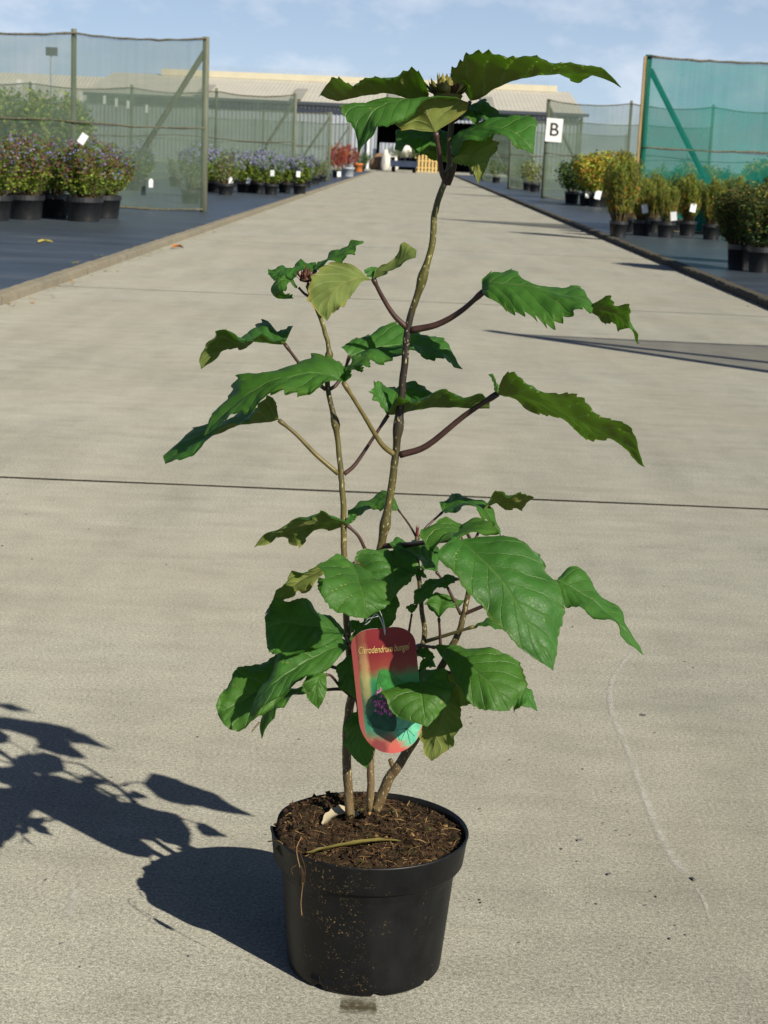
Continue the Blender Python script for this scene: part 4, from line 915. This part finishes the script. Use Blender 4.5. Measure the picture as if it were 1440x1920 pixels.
leaf([([(783,1222,1),(798,1222,1.2),(812,1236,1.5)], [(784,1216,.5),(800,1214,.5),(816,1232,1.5)], [(783,1228,1.5),(796,1234,2),(812,1244,1.5)])], [(772,1240,-1),(777,1230,0),(783,1222,1)], 4)
leaf([([(815,1250,0),(806,1243,0),(792,1250,0),(786,1262,.5)], [(816,1252,.5),(805,1250,1),(794,1258,1),(786,1262,.5)], [(815,1246,-.5),(804,1235,-1),(788,1243,-.5),(786,1262,.5)])], None, 5)
# --- flower buds: a whorl of pointed bracts
def bud(cx, cy, d, rpx, hpx, nb, cols, seed):
    R = random.Random(seed); c = P(cx, cy, d); s = .00062; r = rpx*s; h = hpx*s
    v, f = lathe([(.0005, -h*.25), (r*.75, -h*.15), (r*.85, .0), (r*.5, h*.3), (.0005, h*.4)], 14)
    o = mesh_obj('flower_bud', [Vector(a) + c for a in v], f, cols[0], None, True); part(o)
    for i in range(nb):
        a = 2*pi*i/nb*2.618 + R.uniform(-.2, .2); q = (i+.5)/nb; out = Vector((cos(a), sin(a), 0)); tz = Vector((0, 0, 1))
        base = c + out*r*.8*sqrt(q) + tz*h*(.1*(1-q)); lean = out*r*(.15 + .75*q*R.uniform(.6, 1.3)); hh = h*(1.05 - .45*q)*R.uniform(.75, 1.1)
        tip = base + lean + tz*hh; w = out.cross(tz)*r*.27*R.uniform(.8, 1.3); md = base.lerp(tip, .45) + out*r*.08
        vv = [base-w*.5, base+w*.5, md-w, md+w, tip, base-w*.3-out*r*.05, base+w*.3-out*r*.05, md-w*.7-out*r*.09, md+w*.7-out*r*.09]
        ff = [(0,1,3,2),(2,3,4),(5,7,8,6),(7,4,8),(0,2,7,5),(1,6,8,3),(2,4,7),(3,8,4)]
        b = mesh_obj('bract', vv, ff, cols[R.randrange(len(cols))], None, True); sub(b, o)
    return o
BR = [leafmat('bract_green', (.16, .15, .035)), leafmat('bract_brown', (.10, .045, .03)), leafmat('bract_pale', (.30, .26, .09)), leafmat('bract_red', (.16, .03, .03))]
bud(840, 179, 1.5, 31, 36, 48, [BR[0], BR[1], BR[2], BR[0]], 1)
bud(573, 524, .6, 14, 22, 18, [BR[1], BR[3], BR[1]], 2)
bud(782, 1000, -1, 4, 20, 6, [BR[3]], 3)
# --- pot
def mat_pot():
    m = NT('pot_plastic'); p = m.obj(); s = m.sep(p)
    n = m.noise(p, 45, 5, .6); c = m.ramp(n, [(.3, (.0045, .0048, .0052)), (.7, (.0085, .009, .0095))])
    dust = m.noise(m.scale(p, (1, 1, .35)), 28, 5, .65)
    c = m.mix(m.ramp(dust, [(.45, 0.), (.8, .25)]), c, (.024, .023, .021))
    side = m.ramp(m.math('ADD', m.math('MULTIPLY', s[0], -6.5), .42), [(.38, 0.), (.6, 1.), (.85, 1.), (.97, 0.)])
    sp = m.noise(p, 330, 2, .6); spn = m.noise(p, 34, 3, .6)
    k = m.math('MULTIPLY', m.ramp(sp, [(.60, 0.), (.66, 1.)]), m.math('ADD', m.math('MULTIPLY', m.ramp(spn, [(.44, 0.), (.60, 1.)]), side), m.ramp(spn, [(.60, 0.), (.70, .5)]), clamp=True))
    c = m.mix(k, c, (.22, .15, .07))
    m.set(c, m.math('ADD', m.math('MULTIPLY', dust, .25), .34), .35)
    m.bump(m.math('ADD', m.math('MULTIPLY', k, .6), m.math('MULTIPLY', n, .25)), .4, .0012); return m.mat
M['pot'] = mat_pot()
H = POTZ
prof = [(.001, .006), (.078, .006), (.088, .004), (.0905, .0005), (.0935, .004), (.0945, .012), (.1055, H-.040), (.1060, H-.0375), (.1135, H-.0355), (.1150, H-.033), (.1185, H-.004), (.1195, H-.001), (.1200, H+.0005), (.1192, H+.0022), (.1172, H+.0016), (.1160, H-.004), (.1130, H-.030), (.100, H-.060)]
v, f = lathe(prof, 112)
vv = []
for (x, y, z) in v:
    a = atan2(y, x); k = 1 + .006*sin(2*a+.8) + .003*sin(3*a)
    dent = math.exp(-((a + pi*.87)**2)/.03 - ((z-H)**2)/.0006)*.005 + math.exp(-((a - pi*.98)**2)/.05 - ((z-H)**2)/.0006)*.006
    k -= dent/.12
    foot = abs(((a/(2*pi)*8 + .25) % 1) - .5)
    z2 = z + (.004 if z < .02 and foot < .05 and hypot(x, y) > .085 else 0)
    vv.append((x*k, y*k, z2 - dent*.8))
pot = mesh_obj('pot', vv, f, M['pot'], shrub, True)
for ang in (-2.2, -2.0):                      # drainage slots near the base
    m = MB(); r = .0946; c = Vector((r*cos(ang), r*sin(ang), .016)); t = Vector((-sin(ang), cos(ang), 0)); o_ = Vector((cos(ang), sin(ang), 0))
    m.add([c-t*.007-Vector((0,0,.004))+o_*.0006, c+t*.007-Vector((0,0,.004))+o_*.0006, c+t*.006+Vector((0,0,.003))+o_*.0014, c-t*.006+Vector((0,0,.003))+o_*.0014,
           c-t*.007-Vector((0,0,.004))-o_*.003, c+t*.007-Vector((0,0,.004))-o_*.003, c+t*.006+Vector((0,0,.003))-o_*.003, c-t*.006+Vector((0,0,.003))-o_*.003], [(0,1,2,3),(0,4,5,1),(1,5,6,2),(2,6,7,3),(3,7,4,0)])
    m.build('drain_slot', M['dark_inside'], pot)
# --- soil
def mat_soil():
    m = NT('potting_soil'); p = m.obj(); n = m.noise(p, 110, 6, .7); b = m.noise(p, 28, 4, .6)
    c = m.ramp(n, [(.3, (.009, .006, .004)), (.5, (.034, .021, .012)), (.72, (.10, .062, .031))])
    c = m.mix(m.ramp(b, [(.5, 0.), (.7, .45)]), c, (.055, .062, .018))
    m.set(c, .95, .15); m.bump(n, .9, .004); return m.mat
M['soil'] = mat_soil()
def soil_z(x, y):
    r = hypot(x, y); 
    z = H - .006 + .010*max(0, 1 - (r/.11)**2)
    z += .014*math.exp(-((x+.085)**2 + (y-.035)**2)/.0016) + .011*math.exp(-((x+.10)**2 + (y+.03)**2)/.0012) + .010*math.exp(-((x+.03)**2 + (y-.085)**2)/.002)
    z += .006*noise.noise((x*45, y*45, 2)) + .0045*noise.noise((x*110, y*110, 7)) + .003*noise.noise((x*230, y*230, 4))
    return z
n1, n2 = 44, 130; v = [(0, 0, soil_z(0, 0))]; f = []
for i in range(1, n1+1):
    r = .1155*i/n1
    for j in range(n2):
        a = 2*pi*j/n2; x, y = r*cos(a), r*sin(a); v.append((x, y, soil_z(x, y) if i < n1 else H-.016))
for j in range(n2): f.append((0, 1+j, 1+(j+1) % n2))
for i in range(n1-1):
    for j in range(n2): f.append((1+i*n2+j, 1+(i+1)*n2+j, 1+(i+1)*n2+(j+1) % n2, 1+i*n2+(j+1) % n2))
soil = mesh_obj('soil', v, f, M['soil'], shrub, True)
FB = [plain('fibre_brown', (.065, .036, .018), .9, .4, 60, .2), plain('fibre_straw', (.24, .15, .062), .85, .35, 60, .2), plain('fibre_dark', (.03, .02, .013), .95, .4, 60, .1), plain('moss', (.05, .06, .016), .95, .4, 60, .1)]
R = random.Random(31); m = MB()
for i in range(1500):
    a, r = R.uniform(0, 2*pi), .106*sqrt(R.random()); x, y = r*cos(a), r*sin(a)
    k = R.choices((0, 1, 2, 3), (5, 1.5, 5, .6))[0]
    if x > .01 and y < -.02 and R.random() < .35: k = R.choice((0, 1))
    L = R.uniform(.006, .024) if k != 3 else .006; q = R.uniform(0, 2*pi); d = Vector((cos(q), sin(q), R.uniform(-.15, .55))); cv = Vector((-sin(q), cos(q), 0))*R.uniform(-.5, .5)
    p0 = Vector((x, y, soil_z(x, y) + .0005)); pts = [p0 + d*L*t + cv*L*t*t - Vector((0, 0, .4*L*t*t)) for t in (0, .35, .7, 1)]
    pts = [Vector((p.x, p.y, max(p.z, soil_z(p.x, p.y) + .0003))) for p in pts]
    if max(hypot(p.x, p.y) for p in pts) > .1135 and not (pts[-1].x < -.095 and R.random() < .4): continue
    w = R.uniform(.0003, .0008); m.tube(pts, [w, w*.9, w*.7, w*.4], 3, k, False)
fo = m.build('root_fibres', FB, soil); tag(fo, kind='stuff')
m = MB()
for i in range(650):
    a, r = R.uniform(0, 2*pi), .111*sqrt(R.random()); x, y = r*cos(a), r*sin(a); s = R.uniform(.0010, .0040)*(1.4 if x < -.05 else 1)
    p = Vector((x, y, soil_z(x, y) + s*.2)); q = [Vector((R.uniform(-1, 1), R.uniform(-1, 1), R.uniform(-1, 1))).normalized()*s*R.uniform(.6, 1.2) for _ in range(6)]
    m.add([p + Vector((s, 0, 0)) + q[0]*.4, p - Vector((s, 0, 0)) + q[1]*.4, p + Vector((0, s, 0)) + q[2]*.4, p - Vector((0, s, 0)) + q[3]*.4, p + Vector((0, 0, s*.8)) + q[4]*.4, p - Vector((0, 0, s)) + q[5]*.3],
          [(0,2,4),(2,1,4),(1,3,4),(3,0,4),(2,0,5),(1,2,5),(3,1,5),(0,3,5)], R.choices((2, 0, 3, 1), (7, 4, .45, .25))[0])
tag(m.build('soil_crumbs', FB, soil), kind='stuff')
m = MB()
for (pp) in ([(565,1570,11),(556,1590,12.2),(560,1618,12.6),(568,1650,12.4),(564,1690,12.0),(566,1716,11.7)], [(563,1600,12.3),(572,1628,12.7),(570,1660,12.3)], [(556,1622,12.5),(546,1630,12.7),(549,1640,12.6)], [(566,1560,10.5),(552,1566,11),(553,1590,12),(566,1600,12)]):
    m.tube(catmull([P(*q) for q in pp], 12), .0005, 4, 0 if pp[0][0] != 565 else 1)
m.tube(catmull([P(*q) for q in [(563,1622,12.4),(566,1640,12.7),(563,1662,12.4)]], 8), [.001, .002, .003, .0035, .003, .003, .002, .001], 6, 2)
m.tube(catmull([P(*q) for q in [(503,1578,3),(520,1576,5),(530,1582,6)]], 8), .0008, 4, 1); m.tube(catmull([P(*q) for q in [(700,1514,4),(722,1506,4.5),(740,1518,6),(745,1532,7)]], 10), .0009, 4, 1)
hr = m.build('hanging_roots', FB); part(hr); tag(hr, kind='stuff')
# --- things lying on the soil
M['dead_leaf'] = leafmat('dead_leaf', (.34, .29, .20), .2, .12)
def sheet(name, mid, wid, mat, curl, label, cat):
    pts = catmull([Vector(q) for q in mid], 16); v = []; f = []
    for i, p in enumerate(pts):
        t = (pts[min(i+1, 15)] - pts[max(i-1, 0)]).normalized(); s = Vector((-t.y, t.x, 0)).normalized(); w = wid*sin(pi*min(1, max(.03, i/15)))**.7*(1 + .25*noise.noise((i*.9, 1, 2)))
        for j in range(-3, 4): v.append(p + s*w*j/3 + Vector((0, 0, curl*(abs(j)/3)**1.5*w + .0015*noise.noise((i*.7, j*.9, 3)))))
    k = len(v); v += [a - Vector((0, 0, .0006)) for a in v]
    for i in range(15):
        for j in range(6):
            a = i*7+j; f.append((a, a+7, a+8, a+1)); f.append((a+k+1, a+k+8, a+k+7, a+k))
    o = mesh_obj(name, v, f, mat, None, True); tag(o, label, cat); return o
def S3(x, y, dz=.004):
    q = ground(x, y, H + .004); return Vector((q.x, q.y, soil_z(q.x-PX, q.y-PY) + dz))
sheet('dead_leaf', [S3(605,1552,.004), S3(622,1544,.009), S3(645,1540,.010), S3(660,1538,.007), S3(674,1535,.003)], .011, M['dead_leaf'], .5, 'small dry tan leaf lying on the soil in the pot', 'leaf')
M['blade'] = leafmat('yellowed_blade', (.12, .10, .026), .7, .15)
sheet('yellowed_blade', [S3(575,1597,.004), S3(620,1591,.006), S3(670,1587,.007), S3(715,1582,.006), S3(752,1578,.004)], .0042, M['blade'], .6, 'yellowed strap-like blade lying across the soil in the pot', 'leaf blade')
M['yellow_leaf'] = leafmat('yellow_leaf', (.40, .34, .08), .3, .2)
def on_bed(x, y): return ground(x, y, BED + .012)
sheet('fallen_leaf', [on_bed(72, 454), on_bed(80, 453), on_bed(88, 453), on_bed(99, 454)], .035, M['yellow_leaf'], .5, 'yellow fallen leaf on the black fabric before the blue-flowered pots', 'leaf')
M['orange_leaf'] = leafmat('orange_leaf', (.38, .14, .03), .3, .2)
sheet('fallen_leaf', [ground(322, 465, .01), ground(330, 463, .02), ground(336, 463, .02), ground(344, 465, .01)], .04, M['orange_leaf'], .6, 'orange fallen leaf on the concrete against the left kerb', 'leaf')
# --- plant label
lab = empty('plant_label', P(722, 1187, 8.5)); tag(lab, 'red and green printed plant label hanging from the shrub by a string', 'label')
def mat_label():
    m = NT('label_print'); u = m.uvn(); s = m.sep(u); x, y = s[0], s[1]
    wx = m.math('ADD', x, m.math('MULTIPLY', m.math('SUBTRACT', m.noise(m.scale(u, (1, 2, 1)), 3.5, 3), .5), .32)); wy = m.math('ADD', y, m.math('MULTIPLY', m.math('SUBTRACT', m.noise(m.scale(u, (1, 2, 1), (5, 3, 0)), 3.5, 3), .5), .22))
    n = m.noise(u, 5, 4, .6); nf = m.noise(u, 14, 4)
    xe = m.math('ABSOLUTE', m.math('SUBTRACT', x, .5))
    c = m.ramp(m.math('ADD', y, m.math('MULTIPLY', m.math('SUBTRACT', n, .5), .12)), [(.0, (.50, .10, .085)), (.10, (.50, .13, .09)), (.20, (.10, .38, .22)), (.36, (.03, .17, .10)), (.50, (.04, .22, .07)), (.60, (.05, .24, .08)), (.68, (.24, .05, .035)), (.80, (.20, .022, .03)), (1, (.23, .03, .035))])
    pale = m.ramp(m.math('ADD', m.math('MULTIPLY', x, 1), m.math('MULTIPLY', m.math('SUBTRACT', nf, .5), .08)), [(.08, 0.), (.13, .85), (.22, .75), (.27, 0.)])
    c = m.mix(m.math('MULTIPLY', pale, m.ramp(y, [(.30, 0.), (.45, .9), (.75, .6), (.9, .15)])), c, (.62, .44, .20))
    # dark leaf at lower left and pale leaf at lower right of the picture
    def disc(cx, cy, rx, ry, soft):
        a = m.math('POWER', m.math('DIVIDE', m.math('SUBTRACT', wx, cx), rx), 2); b = m.math('POWER', m.math('DIVIDE', m.math('SUBTRACT', wy, cy), ry), 2)
        return m.ramp(m.math('SQRT', m.math('ADD', a, b)), [(1-soft, 1.), (1, 0.)])
    c = m.mix(m.math('MULTIPLY', disc(.34, .33, .34, .30, .5), .8), c, m.ramp(nf, [(.3, (.010, .085, .055)), (.7, (.02, .15, .085))]))
    c = m.mix(disc(.74, .16, .25, .13, .35), c, m.ramp(nf, [(.3, (.07, .36, .22)), (.7, (.14, .50, .32))]))
    
    c = m.mix(disc(.27, .03, .2, .12, .4), c, (.22, .05, .05))
    fl = m.math('MULTIPLY', 0.0 if True else disc(.43, .36, .25, .18, .4), m.ramp(m.voro(m.scale(u, (1, 2, 1)), 15), [(.36, 1.), (.62, .25)]))
    c = m.mix(fl, c, m.ramp(m.noise(u, 40, 2), [(.35, (.30, .02, .22)), (.62, (.72, .22, .55))]))
    edge = m.ramp(x, [(.0, 1.), (.075, 1.), (.095, 0.)])
    c = m.mix(m.math('MULTIPLY', edge, .9), c, (.50, .11, .10))
    edge2 = m.ramp(m.math('ADD', x, m.math('MULTIPLY', m.math('SUBTRACT', .25, y), .3)), [(.90, 0.), (1., .8)])
    c = m.mix(m.math('MULTIPLY', edge2, m.ramp(y, [(.3, 1.), (.5, 0.)])), c, (.50, .11, .10))
    m.set(c, .30, .45); return m.mat
TW, TH = .0735, .150; ROT = radians(8.0)
cmid = P(727, 1294, 8.5) - lab.location
ax = (_R*cos(0) ).normalized()
upv = Vector((0, .10, 1)).normalized()
axx = Vector((1, 0, 0)); 
lrot = Matrix.Rotation(radians(2.5), 3, 'Y')
card_v = []; card_f = []; card_uv = []
rows, colsn = 60, 30
def halfw(t):                                         # t 0 bottom .. 1 top: rounded ends
    if t < .26: q = 1 - t/.26; return sqrt(max(0, 1 - q*q))
    if t > .84: q = (t - .84)/.16; return .30 + .70*sqrt(max(0, 1 - q**2.2)) if q < 1 else .30
    return 1.0
for side_ in (0, 1):
    for i in range(rows+1):
        t = .5 - .5*cos(pi*i/rows)
        for j in range(colsn+1):
            s = j/colsn*2 - 1; x = s*halfw(t)*TW/2; z = (t - .5)*TH
            xr = x*1.0; bend = .004*(x/(TW/2))**2 + (.003 if x < -TW*.33 else 0) * (-(x + TW*.33)/(TW*.17)) - .004*((t-.5)*2)**2
            # slight clockwise lean and a bow of the card
            px = xr*cos(ROT) - z*sin(ROT); pz = z*cos(ROT) + xr*sin(ROT)
            card_v.append(Vector((px, bend + side_*.0006 - z*.02, pz)) + cmid); card_uv.append((x/TW + .5, t))
nn = (rows+1)*(colsn+1)
for i in range(rows):
    for j in range(colsn):
        a = i*(colsn+1)+j; card_f.append((a, a+1, a+colsn+2, a+colsn+1)); card_f.append((a+nn+colsn+1, a+nn+colsn+2, a+nn+1, a+nn))
M['label_front'] = mat_label()
cards = mesh_obj('card', card_v, card_f, [M['label_front'], M['white_tag']], lab, True, [0, 1]*(rows*colsn), card_uv)
def on_card(X, Z, lift):
    t_ = Z/TH + .5; bend = .004*(X/(TW/2))**2 + (.003 if X < -TW*.33 else 0)*(-(X + TW*.33)/(TW*.17)) - .004*((t_-.5)*2)**2
    return Vector((X*cos(ROT) - Z*sin(ROT), bend - Z*.02 - lift, Z*cos(ROT) + X*sin(ROT))) + cmid
def clampc(x, z):
    t_ = min(.97, max(.03, z/TH + .5)); w_ = halfw(t_)*TW/2*.965; return max(-w_, min(w_, x)), (t_ - .5)*TH
def heart(cx, cz, L, Wd, ang, n=26):
    out = []
    for i in range(n):
        a = 2*pi*i/n; x = Wd*sin(a)*(1 - .35*cos(a))*(1 + .04*sin(9*a)); z = L*(cos(a)*.8 + .18*cos(2*a) - .2)
        out.append(clampc(cx + x*cos(ang) - z*sin(ang), cz + x*sin(ang) + z*cos(ang)))
    return out
PR = [plain('print_deep_green', (.012, .085, .05), .32, .35, 120, .45), plain('print_mint', (.13, .46, .28), .32, .3, 90, .45), plain('print_leaf_green', (.04, .19, .04), .32, .35, 120, .45),
      plain('print_dark', (.012, .03, .022), .32, .2, 100, .45), plain('print_magenta', (.30, .025, .21), .35, .4, 300, .45), plain('print_pink', (.66, .24, .50), .35, .3, 300, .45)]
pm_ = MB(); Rl = random.Random(12)
for (cx, cz, L, Wd, ang, k, lift) in ((.000, .012, .018, .015, .25, 2, .0005), (-.005, -.026, .026, .0155, -.35, 0, .0006), (.017, -.049, .018, .013, 2.5, 1, .0006), (.020, -.012, .016, .011, .9, 0, .0005)):
    hp = heart(cx, cz, L, Wd, ang); pm_.add([on_card(cx, cz, lift)] + [on_card(x, z, lift) for x, z in hp], [(0, 1+(i+1) % len(hp), 1+i) for i in range(len(hp))], k)
def stroke(x0, z0, x1, z1, w, k, lift):
    lift += .0004; d = hypot(x1-x0, z1-z0) or 1; nx, nz = -(z1-z0)/d*w, (x1-x0)/d*w
    pm_.add([on_card(x0-nx, z0-nz, lift), on_card(x1-nx*.5, z1-nz*.5, lift), on_card(x1+nx*.5, z1+nz*.5, lift), on_card(x0+nx, z0+nz, lift)], [(0, 1, 2, 3)], k)
for (x1, z1) in ((.031, -.036), (.030, -.058), (.014, -.060), (.009, -.048), (.024, -.066)): stroke(.017, -.047, x1-.004, z1, .0003, 3, .0004)
for (x1, z1) in ((.004, -.030), (.010, -.030), (.016, -.026)): stroke(.0, -.034, x1, z1, .0009, 3, .0004)
for i in range(46):
    a, rr_ = Rl.uniform(0, 2*pi), .0150*sqrt(Rl.random()); cx, cz = -.005 + rr_*cos(a)*.95, -.014 + rr_*sin(a)*1.1
    for kk in range(5):
        b_ = a + kk*2*pi/5 + Rl.uniform(-.3, .3); l_ = Rl.uniform(.0016, .0034); stroke(cx, cz, cx + l_*cos(b_), cz + l_*sin(b_), .00055, 4 if Rl.random() < .55 else 5, .00045 + i*.000003)
pmo = pm_.build('printed_picture', PR, lab); tag(pmo, kind='stuff')
M['gold_print'] = plain('gold_print', (.62, .46, .16), .5, .1, 20, .4)
tx = text_mesh('lettering', 'Clerodendrum bungei', .0122, M['gold_print'], lab, (0, 0, 0), (0, 0, 0), .00008, .38, 1, 'CENTER', -.00003)
for vt in tx.data.vertices:                                   # lay the lettering on the bowed card
    X, Z = vt.co.x*.535 - .0005, vt.co.y + .0495; thick = vt.co.z
    t_ = Z/TH + .5; bend = .004*(X/(TW/2))**2 + (.003 if X < -TW*.33 else 0)*(-(X + TW*.33)/(TW*.17)) - .004*((t_-.5)*2)**2
    vt.co = Vector((X*cos(ROT) - Z*sin(ROT), bend - Z*.02 - .0004 - thick, Z*cos(ROT) + X*sin(ROT))) + cmid
m = MB(); hole = Vector((0, -.0035, 0)); m.tube([hole + Vector((.0035*cos(a), 0, .0035*sin(a))) for a in [i*pi/8 for i in range(17)]], .0004, 5); m.build('eyelet', M['gutter'], lab)
M['string'] = plain('white_string', (.55, .56, .55), .7, .1, 40, .3)
m = MB(); L0 = lab.location
m.tube(catmull([P(722,1190,9) - L0, P(721,1175,9.2) - L0, P(717,1158,9) - L0, P(712,1146,11) - L0, P(709,1132,14) - L0], 14), .0006, 5)
m.tube(catmull([P(722,1190,9) - L0, P(718,1172,9.1) - L0, P(710,1155,9) - L0, P(703,1152,8.6) - L0, P(692,1166,8.4) - L0, P(683,1172,8.2) - L0], 16), .0006, 5)
m.tube(catmull([P(710,1155,9) - L0, P(700,1158,9) - L0, P(690,1160,8.6) - L0, P(686,1166,8.5) - L0], 10), .0005, 5); m.build('string', M['string'], lab, True)
